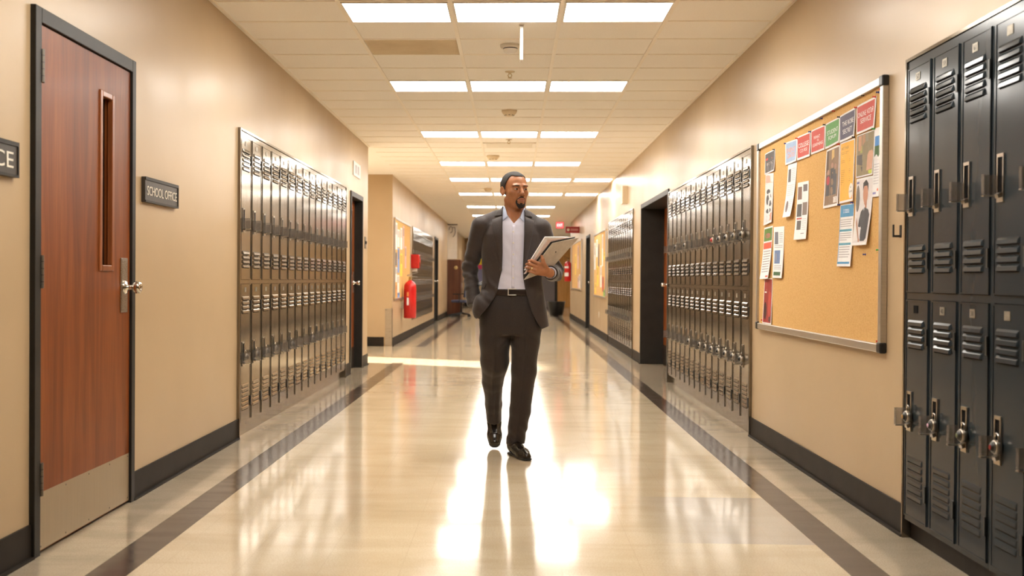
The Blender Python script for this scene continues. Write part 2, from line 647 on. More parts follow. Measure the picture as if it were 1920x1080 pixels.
# ceiling: tiles in a grid of enamelled bars
ce = MB()
T, B = MAT['tile'], MAT['tbar']
ce.box(XL - 0.5, Y_BACK - 0.15, HC, XR + 0.5, Y_END + 0.15, HC + 0.12, T)
ce.box(-7.15, Y_SIDE0 - 0.15, HC, XL - 0.5, Y_SIDE1 + 0.15, HC + 0.12, T)
ce.box(XR + 0.5, 29.85, HC, 4.2, Y_END + 0.15, HC + 0.12, T)
for gx in GRID_X:
    ce.box(gx - 0.013, Y_BACK, HC - 0.007, gx + 0.013, Y_END, HC, B)
y = 6.235 - 23 * PITCH_Y
k = 0
while y < 40:
    if y > Y_BACK:
        ce.box(XL + 0.022, y - 0.010, HC - 0.0045, XR - 0.022, y + 0.010, HC, B)
        ce.box(XL + 0.022, y - 0.016, HC - 0.0012, XR - 0.022, y + 0.016, HC, B)
    y += PITCH_Y
for x0, x1, a, b in ((XL, XL + 0.022, Y_BACK, Y_SIDE0), (XR - 0.022, XR, Y_BACK, 30.0), (XL2, XL2 + 0.022, Y_SIDE1, Y_END)):
    ce.box(x0, a, HC - 0.012, x1, b, HC, B)
# one yellowed replacement tile
ce.box(GRID_X[0] + 0.016, 6.235 + 2 * PITCH_Y + 0.014, HC - 0.003, GRID_X[1] - 0.016, 6.235 + 3 * PITCH_Y - 0.014, HC, MAT['tile_old'])
ceiling = struct(ce.build('ceiling'))

# baseboards
def baseboard(name, runs):
    mb = MB()
    for x, side, a, b in runs:
        mb.box(x, a, 0.0, x + side * 0.010, b, 0.135, MAT['base'])
        mb.box(x, a, 0.0, x + side * 0.024, b, 0.010, MAT['base'])
    return struct(mb.build(name))


baseboard('baseboard_left', [(XL, 1, Y_BACK, 3.875), (XL, 1, 4.925, 6.845), (XL, 1, 11.27, 11.62), (XL, 1, 12.56, 13.05),
                             (XL2, 1, 16.62, 25.4), (XL2, 1, 26.7, 42.0)])
baseboard('baseboard_right', [(XR, -1, Y_BACK, 3.09), (XR, -1, 4.435, 7.26), (XR, -1, 13.5, 22.35), (XR, -1, 23.55, 30.0)])
struct(MB().box(-7.0, Y_SIDE1 - 0.012, 0, XL2 - 0.13, Y_SIDE1, 0.15, MAT['base']).build('baseboard_side'))
struct(MB().box(-2.0, Y_END - 0.012, 0, 4.05, Y_END, 0.15, MAT['base']).build('baseboard_end'))
# metal corner guard on the corner where the side corridor meets the far wall
guard = MB().box(XL2 - 0.11, Y_SIDE1 - 0.004, 0.0, XL2 + 0.004, Y_SIDE1, 0.62, MAT['steel'])
guard.box(XL2, Y_SIDE1 - 0.004, 0.0, XL2 + 0.004, Y_SIDE1 + 0.09, 0.62, MAT['steel'])
struct(guard.build('trim_1'))


# ------------------------------------------------------------------ ceiling lights
def make_light(w, d):
    root = thing('ceiling_light', None, None)
    f = MB()
    hw, hd = w / 2, d / 2
    for x0, x1, y0, y1 in ((-hw, -hw + 0.010, -hd, hd), (hw - 0.010, hw, -hd, hd), (-hw + 0.010, hw - 0.010, -hd, -hd + 0.010), (-hw + 0.010, hw - 0.010, hd - 0.010, hd)):
        f.box(x0, y0, -0.010, x1, y1, 0, MAT['lightframe'])
    f.build('frame', root)
    MB().box(-hw + 0.010, -hd + 0.010, -0.006, hw - 0.010, hd - 0.010, -0.001, MAT['panel']).build('diffuser', root)
    return root


ROWNAME = ['row above the camera', 'row cut by the photo top edge', 'second row down the corridor', 'third row down the corridor', 'fourth row down the corridor',
           'fifth row down the corridor', 'sixth row down the corridor', 'seventh row down the corridor', 'eighth row down the corridor',
           'ninth row down the corridor', 'tenth row, added to brighten the far end', 'farthest row, added to brighten the far end']
proto_light = None
cols = [((GRID_X[0] + GRID_X[1]) / 2, 'left'), ((GRID_X[1] + GRID_X[2]) / 2, 'middle'), ((GRID_X[2] + GRID_X[3]) / 2, 'right')]
for r, yy in enumerate(LIGHT_ROWS):
    cc = cols + ([(1.355, 'far right')] if r in (5, 6) else [])
    for cx_, nm in cc:
        if proto_light is None:
            proto_light = make_light(0.667, PITCH_Y - 0.024)
            o = proto_light
        else:
            o = copy_tree(proto_light)
        o.location = (cx_, yy + PITCH_Y / 2, HC)
        if nm == 'far right':
            o.scale = (0.95, 1, 1)
        tag(o, 'lit ceiling light panel, %s in the %s' % (nm, ROWNAME[r]), 'light', 'ceiling lights in rows of three')
for cx_, nm in ((-3.3, 'nearer the corner'), (-5.6, 'nearer the window')):  # unseen panels added to light the side corridor
    o = copy_tree(proto_light)
    o.location = (cx_, 14.8, HC)
    tag(o, 'unseen ceiling light added to light the side corridor, %s' % nm, 'light', 'added side corridor lights')


# ------------------------------------------------------------------ doors
def flip(mb, s):
    """mirror a builder made for the left wall (front towards +X) to the right wall"""
    if s < 0:
        mb.v = [(-x, y, z) for x, y, z in mb.v]
        mb.f = [f[::-1] for f in mb.f]
    return mb


def knob(mb, base, s, m):
    """round door knob standing out along s*X"""
    mb.lathe(base, (s, 0, 0), [(0.033, 0), (0.033, 0.005), (0.026, 0.010), (0.013, 0.014), (0.011, 0.036), (0.018, 0.042), (0.027, 0.050), (0.030, 0.060), (0.029, 0.071), (0.022, 0.078), (0.012, 0.080), (0.010, 0.078), (0.001, 0.078)], m, 28)
    return mb


# near left door: nearly flush in the wall
d1 = struct(thing('door_1', 'red-brown wooden door with narrow window, beside the school office sign', None, (XL, 3.875, 0)))
L = 1.05
f = MB()
FR = MAT['frame']
f.box(-0.12, 0, 0, 0.022, 0.052, 2.158, FR).box(-0.12, L - 0.045, 0, 0.022, L, 2.158, FR).box(-0.12, 0.052, 2.098, 0.022, L - 0.045, 2.158, FR)
f.box(-0.12, 0.052, 0, -0.036, 0.068, 2.098, FR).box(-0.12, L - 0.061, 0, -0.036, L - 0.045, 2.098, FR).box(-0.12, 0.068, 2.082, -0.036, L - 0.061, 2.098, FR)
f.build('door_frame', d1, 0.003)
D = MAT['door']
wy0, wy1, wz0, wz1 = 0.655, 0.775, 1.15, 1.925
leaf = MB()
for a, b, c, e in ((0.056, wy0, 0.012, 2.094), (wy1, L - 0.049, 0.012, 2.094), (wy0, wy1, 0.012, wz0), (wy0, wy1, wz1, 2.094)):
    leaf.box(-0.034, a, c, 0.010, b, e, D)
leaf_o = leaf.build('door_leaf', d1)
vp_ = MB()
for a, b, c, e in ((wy0 - 0.022, wy0 + 0.006, wz0 - 0.022, wz1 + 0.022), (wy1 - 0.006, wy1 + 0.022, wz0 - 0.022, wz1 + 0.022), (wy0 + 0.006, wy1 - 0.006, wz0 - 0.022, wz0 + 0.006), (wy0 + 0.006, wy1 - 0.006, wz1 - 0.006, wz1 + 0.022)):
    vp_.box(-0.008, a, c, 0.017, b, e, MAT['door_trim'])
vpo = vp_.build('window_moulding', d1, 0.004)
MB().box(-0.026, wy0 + 0.002, wz0 + 0.002, -0.022, wy1 - 0.002, wz1 - 0.002, MAT['darkvoid']).build('window_pane', d1)
kp = MB().box(0.0105, 0.060, 0.016, 0.0125, L - 0.055, 0.245, MAT['kick'])
for yy in (0.075, 0.30, 0.53, 0.76, 0.98):
    for zz in (0.03, 0.232):
        kp.lathe((0.0125, yy, zz), (1, 0, 0), [(0.004, 0), (0.003, 0.0012), (0.0005, 0.0014)], MAT['hinge'], 8)
tag(kp.build('kick_plate', d1), 'brushed metal kick plate')
for zz in (0.30, 1.12, 1.93):
    h = MB().tube((0.020, 0.058, zz - 0.065), (0.020, 0.058, zz + 0.065), 0.0095, 0.0095, MAT['hinge'], 14)
    h.box(0.0105, 0.062, zz - 0.062, 0.0125, 0.092, zz + 0.062, MAT['hinge'])
    for q in (-0.04, -0.013, 0.013, 0.04):
        h.tube((0.020, 0.058, zz + q - 0.001), (0.020, 0.058, zz + q + 0.001), 0.0101, 0.0101, MAT['black'], 14)
    h.build('hinge', d1)
lk = MB().box(0.0105, 0.885, 0.932, 0.014, 0.968, 1.192, MAT['steel'])
lk.box(0.014, 0.893, 0.940, 0.0155, 0.960, 1.184, MAT['steel'])
tag(lk.build('lock_plate', d1, 0.002), 'satin steel lock plate')
tag(knob(MB(), (0.0155, 0.928, 1.052), 1, MAT['chrome']).build('knob', d1), 'polished round knob')


def recess_door(name, label, xw, s, op, depth, leaves, knob_y, wood=None):
    """door set back in a deep dark lining; s is the side the corridor is on"""
    y0, y1, _, z1 = op
    d = struct(thing(name, label, None, (xw, y0, 0)))
    w_ = y1 - y0
    f = MB()
    f.box(-depth - 0.10, 0, 0, 0.015, 0.05, z1, FR).box(-depth - 0.10, w_ - 0.05, 0, 0.015, w_, z1, FR)
    f.box(-depth - 0.10, 0.05, z1 - 0.06, 0.015, w_ - 0.05, z1, FR)
    flip(f, s).build('door_frame', d, 0.003)
    n = leaves
    lw = (w_ - 0.104) / n
    for i in range(n):
        a = 0.052 + i * lw
        lf = MB().box(-depth - 0.045, a + 0.002, 0.012, -depth, a + lw - 0.002, z1 - 0.064, wood or MAT['door'])
        lf = flip(lf, s).build('door_leaf', d)
        kk = MB().box(-depth, a + 0.02, 0.014, -depth + 0.002, a + lw - 0.02, 0.26, MAT['base'])
        flip(kk, s).build('kick_plate', lf)
        vw = MB()
        wa = a + lw * 0.60
        wb = wa + 0.13
        for p, q, r_, t_ in ((wa - 0.02, wa, 1.13, 1.95), (wb, wb + 0.02, 1.13, 1.95), (wa, wb, 1.13, 1.15), (wa, wb, 1.93, 1.95)):
            vw.box(-depth, p, r_, -depth + 0.010, q, t_, MAT['door_trim'])
        vw.box(-depth, wa, 1.15, -depth + 0.003, wb, 1.93, MAT['darkvoid'])
        flip(vw, s).build('window_panel', lf)
    hk = MB().box(-depth, knob_y - 0.035, 0.93, -depth + 0.005, knob_y + 0.035, 1.19, MAT['steel'])
    flip(hk, s).build('lock_plate', d)
    kb = knob(MB(), (-depth + 0.005, knob_y, 1.05), 1, MAT['chrome'])
    flip(kb, s).build('knob', d)
    return d


recess_door('door_2', 'recessed wooden door in a dark lining past the left lockers', XL, 1, DOOR2, 0.088, 1, 0.80)
recess_door('door_3', 'deep dark recess with red-brown double doors past the right lockers', XR, -1, DOOR3, 0.29, 2, 1.95)
recess_door('door_5', 'distant dark door on the far left wall before the brown cabinet', XL2, 1, DOOR5, 0.06, 1, 0.95, MAT['frame'])
recess_door('door_6', 'distant dark door between the two far right pin boards', XR, -1, DOOR6, 0.06, 1, 0.2, MAT['frame'])
# end wall: honey-coloured door and a grey one beside it
d4 = struct(thing('door_4', 'honey wooden door at the far end of the corridor', None, (1.86, Y_END, 0)))
MB().box(0, -0.05, 0, 1.0, 0, 2.40, MAT['honey']).build('door_leaf', d4)
MB().box(-0.06, -0.06, 0, 0, 0, 2.46, MAT['frame']).box(1.0, -0.06, 0, 1.06, 0, 2.46, MAT['frame']).box(0, -0.06, 2.40, 1.0, 0, 2.46, MAT['frame']).build('door_frame', d4)
d7 = struct(thing('door_7', 'grey door at the far end of the corridor behind the man', None, (0.75, Y_END, 0)))
MB().box(0, -0.05, 0, 1.0, 0, 2.20, flat((0.16, 0.14, 0.14))).build('door_leaf', d7)
MB().box(-0.06, -0.06, 0, 0, 0, 2.26, MAT['frame']).box(1.0, -0.06, 0, 1.05, 0, 2.26, MAT['frame']).box(0, -0.06, 2.20, 1.0, 0, 2.26, MAT['frame']).build('door_frame', d7)
# ------------------------------------------------------------------ lockers
# built facing -Y with the hinge side at +X, then turned to face the corridor
LK = MAT['locker']
NEAR_LK, BANK_LK = MAT['locker'], MAT['locker_bank']


def louvers(mb, x0, x1, z_top, n, pitch, m, out=0.009):
    """raised hooded vents pressed out of the sheet steel"""
    h = pitch * 0.80
    for i in range(n):
        zt = z_top - i * pitch
        zb = zt - h
        e = 0.006
        v = [(x0, 0, zt), (x1, 0, zt), (x1, 0, zb), (x0, 0, zb),
             (x0 + e, -out * 0.75, zt - h * 0.35), (x1 - e, -out * 0.75, zt - h * 0.35), (x1 - e, -out, zb + 0.002), (x0 + e, -out, zb + 0.002)]
        mb.poly(v, [(0, 4, 5, 1), (4, 7, 6, 5), (0, 3, 7, 4), (1, 5, 6, 2)], m)
        mb.poly([v[3], v[2], v[6], v[7]], [(0, 1, 2, 3)], MAT['recess'])
        mb.box(x0 + e, -0.0012, zb - pitch * 0.10, x1 - e, 0.0, zb, MAT['recess'])
    return mb


def locker_door(root, w, z0, z1, plate, latch_z, lo_n, up_n, digits=None, dark_plate=False, simple=False):
    """one hinged door: panel with vents, number plate, latch and two hinges"""
    e = 0.017
    d = MB().box(e, -0.004, z0, w - e, 0.012, z1, LK)
    d.v = [(x, y, z) for x, y, z in d.v]
    lx0, lx1 = w * 0.17, w * 0.77
    pv = MB()
    louvers(pv, lx0, lx1, z1 - 0.085, up_n, 0.031, LK)
    louvers(pv, lx0, lx1, z0 + 0.075 + lo_n * 0.031, lo_n, 0.031, LK, 0.0045 if lo_n > 4 else 0.009)
    pv.v = [(x, y - 0.004, z) for x, y, z in pv.v]
    d.poly(pv.v, [], LK)
    k = len(d.v) - len(pv.v)
    for f, mi in zip(pv.f, pv.mi):
        d.f.append(tuple(i + k for i in f))
        d.mi.append(d.mat(pv.mats[mi]))
        d.sm.append(False)
    # rolled edges of the door
    for a, b in ((e, e + 0.006), (w - e - 0.006, w - e)):
        d.box(a, -0.0065, z0, b, -0.004, z1, LK)
    d.box(e + 0.006, -0.0065, z0, w - e - 0.006, -0.004, z0 + 0.006, LK)
    d.box(e + 0.006, -0.0065, z1 - 0.006, w - e - 0.006, -0.004, z1, LK)
    door = d.build('door', root)
    # latch: nickel bezel round a dark slot, a lift finger and a smoked guard
    cx_ = w * 0.255
    hw, hh = 0.0235, 0.084
    y0 = -0.004
    h = MB()
    BZ = MAT['bezel']
    for a, b, c, f in ((-hw, -hw + 0.006, -hh, hh), (hw - 0.006, hw, -hh, hh), (-hw + 0.006, hw - 0.006, hh - 0.012, hh), (-hw + 0.006, hw - 0.006, -hh, -hh + 0.016)):
        h.box(cx_ + a, y0 - 0.006, latch_z + c, cx_ + b, y0, latch_z + f, BZ)
    h.box(cx_ - hw + 0.006, y0 - 0.0015, latch_z - hh + 0.016, cx_ + hw - 0.006, y0, latch_z + hh - 0.012, MAT['recess'])
    h.obox((cx_, y0 - 0.008, latch_z - hh + 0.024), (hw - 0.011, 0, 0), (0, 0.009, 0.004), (0, -0.002, 0.007), BZ)
    handle = h.build('latch', door)
    g = MB().box(cx_ - 0.0280, y0 - 0.056, latch_z - 0.060, cx_ - 0.0240, y0 - 0.0005, latch_z + 0.012, MAT['guard'])
    g.box(cx_ - 0.0240, y0 - 0.056, latch_z - 0.060, cx_ - 0.010, y0 - 0.053, latch_z + 0.012, MAT['guard'])
    g.box(cx_ - 0.0280, y0 - 0.056, latch_z - 0.0635, cx_ - 0.010, y0 - 0.0065, latch_z - 0.060, BZ)
    g.build('latch_guard', door)
    # number plate
    px = w * 0.46
    p = MB().box(px - 0.021, -0.0062, plate - 0.016, px + 0.021, -0.004, plate + 0.016, MAT['recess'] if dark_plate else MAT['plate'])
    if digits:
        t = text_mesh('digits', digits, 0.026, MAT['plate_dark'], None, 0.0006)
        me = t.data
        p.poly([(px + v.co.x, -0.0066 + v.co.y, plate + v.co.z) for v in me.vertices], [tuple(q.vertices) for q in me.polygons], MAT['plate_dark'])
        bpy.data.objects.remove(t)
    p.build('number_plate', door)
    for zz in (z1 - 0.15, z0 + 0.13):
        hb = MB().box(w - e - 0.010, -0.012, zz - 0.034, w - e + 0.004, -0.0066, zz + 0.034, MAT['locker_dark'])
        hb.build('hinge', door)
    return door


def make_locker(name, w, zt, base, mid, lu, ll, dig=(None, None), dark=False, foot=0.0):
    """a two-door locker column standing on a recessed plinth"""
    root = thing(name, None, None)
    b = MB()
    s, dep = 0.015, 0.36
    b.box(0, 0, base, s, 0.02, zt, LK).box(w - s, 0, base, w, 0.02, zt, LK)
    b.box(s, 0, zt - 0.032, w - s, 0.02, zt, LK).box(s, 0, base, w - s, 0.02, base + 0.018, LK)
    b.box(s, 0, mid - 0.014, w - s, 0.02, mid + 0.014, LK)
    b.box(0, 0.02, base, 0.003, dep, zt, LK).box(w - 0.003, 0.02, base, w, dep, zt, LK)
    b.box(0.003, 0.02, zt - 0.003, w - 0.003, dep, zt, LK).box(0.003, dep - 0.003, base, w - 0.003, dep, zt - 0.003, LK)
    b.box(0.003, 0.02, base, w - 0.003, dep - 0.003, base + 0.003, LK)
    b.build('cabinet', root)
    MB().box(0, 0.030, foot, w, 0.050, base, LK if LK is BANK_LK else MAT['base']).build('plinth', root)
    locker_door(root, w, mid + 0.016, zt - 0.034, zt - 0.080, lu, 4, 5, dig[0])
    locker_door(root, w, base + 0.020, mid - 0.016, mid - 0.055, ll, 6, 4, dig[1], dark)
    return root


def place_bank(protos, n, w, xw, side, y0, group, label, flush=0.012):
    """a row of lockers along a wall; side +1 = left wall (faces +X), -1 = right wall.
    y0 is the end the row starts from, nearest the camera."""
    out = []
    used = 0
    for i in range(n):
        if used < len(protos):
            o = protos[used]
            used += 1
        else:
            o = copy_tree(protos[-1])
        if side > 0:
            o.rotation_euler = (0, 0, math.pi / 2)
            o.location = (xw + flush, y0 + i * w, 0)
        else:
            o.rotation_euler = (0, 0, -math.pi / 2)
            o.location = (xw - flush, y0 + (i + 1) * w, 0)
        tag(o, label(i, n), 'locker', group)
        out.append(o)
    return out


ORD = ['first', 'second', 'third', 'fourth', 'fifth', 'sixth', 'seventh', 'eighth', 'ninth', 'tenth', 'eleventh', 'twelfth', 'thirteenth', 'fourteenth', 'fifteenth', 'sixteenth']

# near right bank, counted from the pin board
nw = 0.262
near = [make_locker('locker', nw, 2.043, 0.085, 1.043, 1.465, 0.555, d_, dk) for d_, dk in
        ((('57', None), True), (('59', '40'), False), (('61', '38'), False), ((None, None), False), ((None, None), False))]
near_out = []
for i, o in enumerate(near):
    o.rotation_euler = (0, 0, -math.pi / 2)
    o.location = (XR - 0.014, 4.42 - i * nw, 0)
    tag(o, 'near charcoal two-door locker on the right wall, %s column from the pin board' % ORD[i], 'locker', 'near lockers at the right edge')
    near_out.append(o)

LK = BANK_LK
bank_l = place_bank([make_locker('locker', 0.2925, 2.112, 0.085, 1.075, 1.50, 0.575)], 15, 0.2925, XL, 1, 6.862, 'lockers on the left wall',
                    lambda i, n: 'glossy two-door locker in the left wall, %s column from the school office sign' % ORD[i])
bank_r = place_bank([make_locker('locker', 0.2705, 2.052, 0.085, 1.050, 1.465, 0.555)], 14, 0.2705, XR, -1, 7.276, 'lockers on the right wall past the pin board',
                    lambda i, n: 'glossy two-door locker past the big pin board, %s column from it' % ORD[i])
bank_r2 = place_bank([make_locker('locker', 0.2995, 2.108, 0.13, 1.09, 1.50, 0.58, foot=0.121)], 12, 0.2995, XR, -1, 14.38, 'far lockers beyond the right recess',
                     lambda i, n: 'far pale-shining locker beyond the right door recess, %s from the recess' % ORD[i])
bank_l2 = place_bank([make_locker('locker', 0.3085, 2.14, 0.31, 1.20, 1.60, 0.74, foot=0.301)], 16, 0.3085, XL2, 1, 19.81, 'far lockers behind the red fire extinguisher',
                     lambda i, n: 'far locker behind the big red extinguisher, %s column from the left pin board' % ORD[i])

# painted steel trim round each bank
def bank_trim(name, xw, s, y0, y1, z1, w=0.014, out=0.020):
    mb = MB()
    x0, x1 = (xw - 0.02, xw + out) if s > 0 else (xw - out, xw + 0.02)
    mb.box(x0, y0, 0, x1, y0 + w, z1, LK).box(x0, y1 - w, 0, x1, y1, z1, LK).box(x0, y0 + w, z1 - w, x1, y1 - w, z1, LK)
    return struct(mb.build(name))


bank_trim('trim_2', XL, 1, 6.846, 11.268, 2.127)
bank_trim('trim_3', XR, -1, 7.262, 11.076, 2.067)
bank_trim('trim_4', XR, -1, 3.092, 4.435, 2.058, 0.013)
bank_trim('trim_5', XR, -1, 14.362, 17.99, 2.12)

# small black coat hook left on the wall edge of the near bank
hk = MB().box(-0.004, -0.010, -0.028, 0.0, 0.010, 0.028, MAT['black'])
hk.box(-0.030, -0.006, -0.026, -0.004, 0.006, -0.016, MAT['black']).box(-0.036, -0.006, -0.026, -0.030, 0.006, 0.030, MAT['black'])
tag(hk.build('wall_hook', None, 0.002, (XR, 4.52, 1.325)), 'small black hook on the wall just left of the near lockers', 'hook')


# padlocks: round combination dials hanging on the latches
def make_padlock(dial):
    root = thing('padlock', None, None)
    b = MB().lathe((0, -0.004, 0), (0, -1, 0), [(0.020, 0), (0.0245, 0.003), (0.0245, 0.018), (0.022, 0.021), (0.001, 0.021)], MAT['bezel'], 28)
    b.build('body', root)
    d = MB().lathe((0, -0.025, 0), (0, -1, 0), [(0.0205, 0), (0.0200, 0.003), (0.013, 0.004), (0.011, 0.011), (0.0095, 0.012), (0.001, 0.012)], dial[0], 28)
    d.lathe((0, -0.037, 0), (0, -1, 0), [(0.0085, 0), (0.0075, 0.001), (0.001, 0.001)], dial[1], 20)
    for k in range(20):
        t = 2 * math.pi * k / 20
        c = Vector((math.cos(t), 0, math.sin(t)))
        d.obox(c * 0.0175 + Vector((0, -0.0282, 0)), c * 0.0018, (0, 0.0005, 0), Vector((-c.z, 0, c.x)) * 0.0005, MAT['letter'])
    d.build('dial', root)
    s = MB()
    pts = [Vector((0.013 * math.cos(t), -0.013, 0.034 + 0.013 * math.sin(t))) for t in [math.pi * k / 10 for k in range(11)]]
    s.path([Vector((0.013, -0.013, 0.016))] + pts + [Vector((-0.013, -0.013, 0.016))], 0.0032, MAT['chrome'], 10)
    s.build('shackle', root)
    return root


BLK = (MAT['black'], MAT['black'])
DIALS = {'black': BLK, 'amber': (MAT['black'], flat((0.62, 0.36, 0.12), 0.3)), 'violet': (MAT['black'], flat((0.62, 0.40, 0.50), 0.3)),
         'green': (MAT['black'], flat((0.18, 0.22, 0.12), 0.3)), 'red': (flat((0.55, 0.02, 0.02), 0.3), flat((0.6, 0.05, 0.04), 0.3)),
         'dark red': (MAT['black'], flat((0.35, 0.02, 0.02), 0.3)), 'white': (MAT['black'], flat((0.8, 0.78, 0.74), 0.3))}
lock_protos = {}


def padlock(kind, locker, w, z, label, group, side):
    if kind not in lock_protos:
        lock_protos[kind] = make_padlock(DIALS[kind])
        o = lock_protos[kind]
    else:
        o = copy_tree(lock_protos[kind])
    lx = w * 0.255 + 0.0185
    M_ = Matrix.Translation(locker.location) @ Matrix.Rotation(locker.rotation_euler.z, 4, 'Z')
    o.location = M_ @ Vector((lx, -0.0062, z - 0.021))
    o.rotation_euler = locker.rotation_euler
    tag(o, label, 'padlock', group)


for i, kind in enumerate(('amber', 'violet', 'green', 'dark red')):
    padlock(kind, near_out[i], nw, 0.555, 'round padlock with %s dial centre on the lower door of the %s near locker' % (kind, ORD[i]), 'padlocks on the near lower doors', -1)
for i, kind in ((0, 'black'), (1, 'white'), (2, 'black'), (3, 'white'), (4, 'red'), (9, 'black'), (11, 'black')):
    padlock(kind, bank_r[i], 0.2705, 1.465, 'round padlock with %s dial, upper door of %s locker past the big pin board' % (kind, ORD[i]), 'padlocks on the right upper doors', -1)
for i in (0, 1, 2, 3, 4, 5, 6, 8):
    padlock('black', bank_r[i], 0.2705, 0.555, 'round black padlock, lower door of %s locker past the big pin board' % ORD[i], 'padlocks on the right lower doors', -1)
for i in (0, 1, 2, 3, 5, 8):
    padlock('black', bank_l[i], 0.2925, 0.575, 'round black padlock, lower door of %s locker from the school office sign' % ORD[i], 'padlocks on the left lower doors', 1)
# ------------------------------------------------------------------ the big pin board on the right wall
# local frame: u to the right when facing the board (towards the camera), -Y out of the wall
BY0, BY1, BZ0, BZ1 = 4.672, 7.045, 0.778, 2.043
BW, BH = BY1 - BY0, BZ1 - BZ0
BFACE = 0.016


def make_board(w, h, label, fr=0.040, caps=True):
    root = thing('pin_board', label, 'pin board')
    MB().box(fr * 0.5, -BFACE, fr * 0.5, w - fr * 0.5, -0.002, h - fr * 0.5, MAT['cork']).build('cork_panel', root)
    A = MAT['alu']
    c = 0.045
    for x0, x1, z0, z1 in ((0, fr, c, h - c), (w - fr, w, c, h - c), (c, w - c, 0, fr), (c, w - c, h - fr, h)):
        MB().box(x0, -0.030, z0, x1, -0.001, z1, A).build('frame_rail', root, 0.004)
    if caps:
        for x0, z0 in ((0, 0), (w - c, 0), (0, h - c), (w - c, h - c)):
            MB().box(x0 - 0.003, -0.034, z0 - 0.003, x0 + c + 0.003, -0.001, z0 + c + 0.003, MAT['black']).build('corner_cap', root, 0.008, seg=3)
    return root


board = make_board(BW, BH, 'large cork pin board with metal frame on the right wall')
BOARD_M = Matrix.Translation((XR, BY1, BZ0)) @ Matrix.Rotation(-math.pi / 2, 4, 'Z')
board.matrix_world = BOARD_M


def bpt(x, y, off=BFACE):
    """photo pixel -> (u, z) on the cork surface"""
    d = CAM_R.T @ np.array([(x - CX) / F_PX, (y - CY) / F_PX, 1.0])
    t = (XR - off) / d[0]
    p = np.array([0, 0, CAM_Z]) + t * d
    return BY1 - p[1], p[2] - BZ0


class Sheet:
    """a pinned sheet of paper, slightly curled, with its print as part of the sheet"""
    def __init__(self, tl, tr, br, bl, curl=0.012, layer=0.0):
        self.c = [np.array(bpt(*q)) for q in (tl, tr, br, bl)]
        self.curl, self.layer = curl, layer
        self.mb = MB()
        self.org = self.c[0]
        n, m = 6, 8
        g = [(u / n, v / m) for v in range(m + 1) for u in range(n + 1)]
        top = [self.S(u, v, 0.0) for u, v in g]
        bot = [self.S(u, v, -0.0007) for u, v in g]
        k = (n + 1) * (m + 1)
        f = []
        for v in range(m):
            for u in range(n):
                a = v * (n + 1) + u
                q = (a, a + n + 1, a + n + 2, a + 1)
                f.append(q)
                f.append(tuple(i + k for i in q[::-1]))
        rim = [(0, u) for u in range(n)], None
        edge = list(range(n)) + [v * (n + 1) + n for v in range(m)] + [m * (n + 1) + u for u in range(n, 0, -1)] + [v * (n + 1) for v in range(m, 0, -1)]
        for a, b in zip(edge, edge[1:] + edge[:1]):
            f.append((a, b, b + k, a + k))
        self.mb.poly(top + bot, f, MAT['paper'])

    def S(self, u, v, lift):
        a, b, c, d = self.c
        p = (a * (1 - u) + b * u) * (1 - v) + (d * (1 - u) + c * u) * v
        out = 0.0016 + self.layer + self.curl * (max(0.0, v - 0.25) ** 2) * 1.4 + 0.0015 * math.sin(u * 5 + v * 3) + lift + 0.0015
        return (p[0] - self.org[0], -out, p[1] - self.org[1])

    def rect(self, u0, v0, u1, v1, col, lift=0.0006):
        n, m = 3, 6
        g = [self.S(u0 + (u1 - u0) * i / n, v0 + (v1 - v0) * j / m, lift) for j in range(m + 1) for i in range(n + 1)]
        f = [(j * (n + 1) + i, (j + 1) * (n + 1) + i, (j + 1) * (n + 1) + i + 1, j * (n + 1) + i + 1) for j in range(m) for i in range(n)]
        self.mb.poly(g, f, flat(col) if isinstance(col, tuple) else col)
        return self

    def shape(self, pts, col, lift=0.0009):
        self.mb.poly([self.S(u, v, lift) for u, v in pts], [tuple(range(len(pts)))[::-1]], flat(col))
        return self

    def blob(self, u, v, ru, rv, col, lift=0.0009, n=14):
        return self.shape([(u + ru * math.cos(2 * math.pi * k / n), v - rv * math.sin(2 * math.pi * k / n)) for k in range(n)][::-1], col, lift)

    def lines(self, u0, v0, u1, v1, n, col=(0.35, 0.33, 0.33), fill=0.32, seed=0):
        r = random.Random(seed)
        for i in range(n):
            a = v0 + (v1 - v0) * i / n
            self.rect(u0, a, u0 + (u1 - u0) * (r.uniform(0.55, 1.0) if i % 4 == 3 else r.uniform(0.88, 1)), a + (v1 - v0) / n * fill, col)
        return self

    def text(self, txt, u, v, wu, hv, col, lift=0.0012):
        t = text_mesh('lettering', txt, 1.0, flat(col), None, 0.0)
        co = np.array([v_.co for v_ in t.data.vertices])
        w, h = np.ptp(co[:, 0]), np.ptp(co[:, 2])
        pts = [self.S(u + x / w * wu, v - z / h * hv, lift) for x, _, z in co]
        self.mb.poly(pts, [tuple(p.vertices) for p in t.data.polygons], flat(col))
        bpy.data.objects.remove(t)
        return self

    def done(self, label, name='poster', cat='poster'):
        o = self.mb.build(name)
        o.matrix_world = BOARD_M @ Matrix.Translation((self.org[0], 0, self.org[1])) @ Matrix.Translation((0, -BFACE, 0))
        return tag(o, label, cat)


RED, WHITE, PINK = (0.50, 0.055, 0.035), (0.80, 0.77, 0.75), (0.78, 0.62, 0.58)
K, GREY, BROWN = (0.03, 0.028, 0.028), (0.28, 0.26, 0.26), (0.20, 0.10, 0.05)

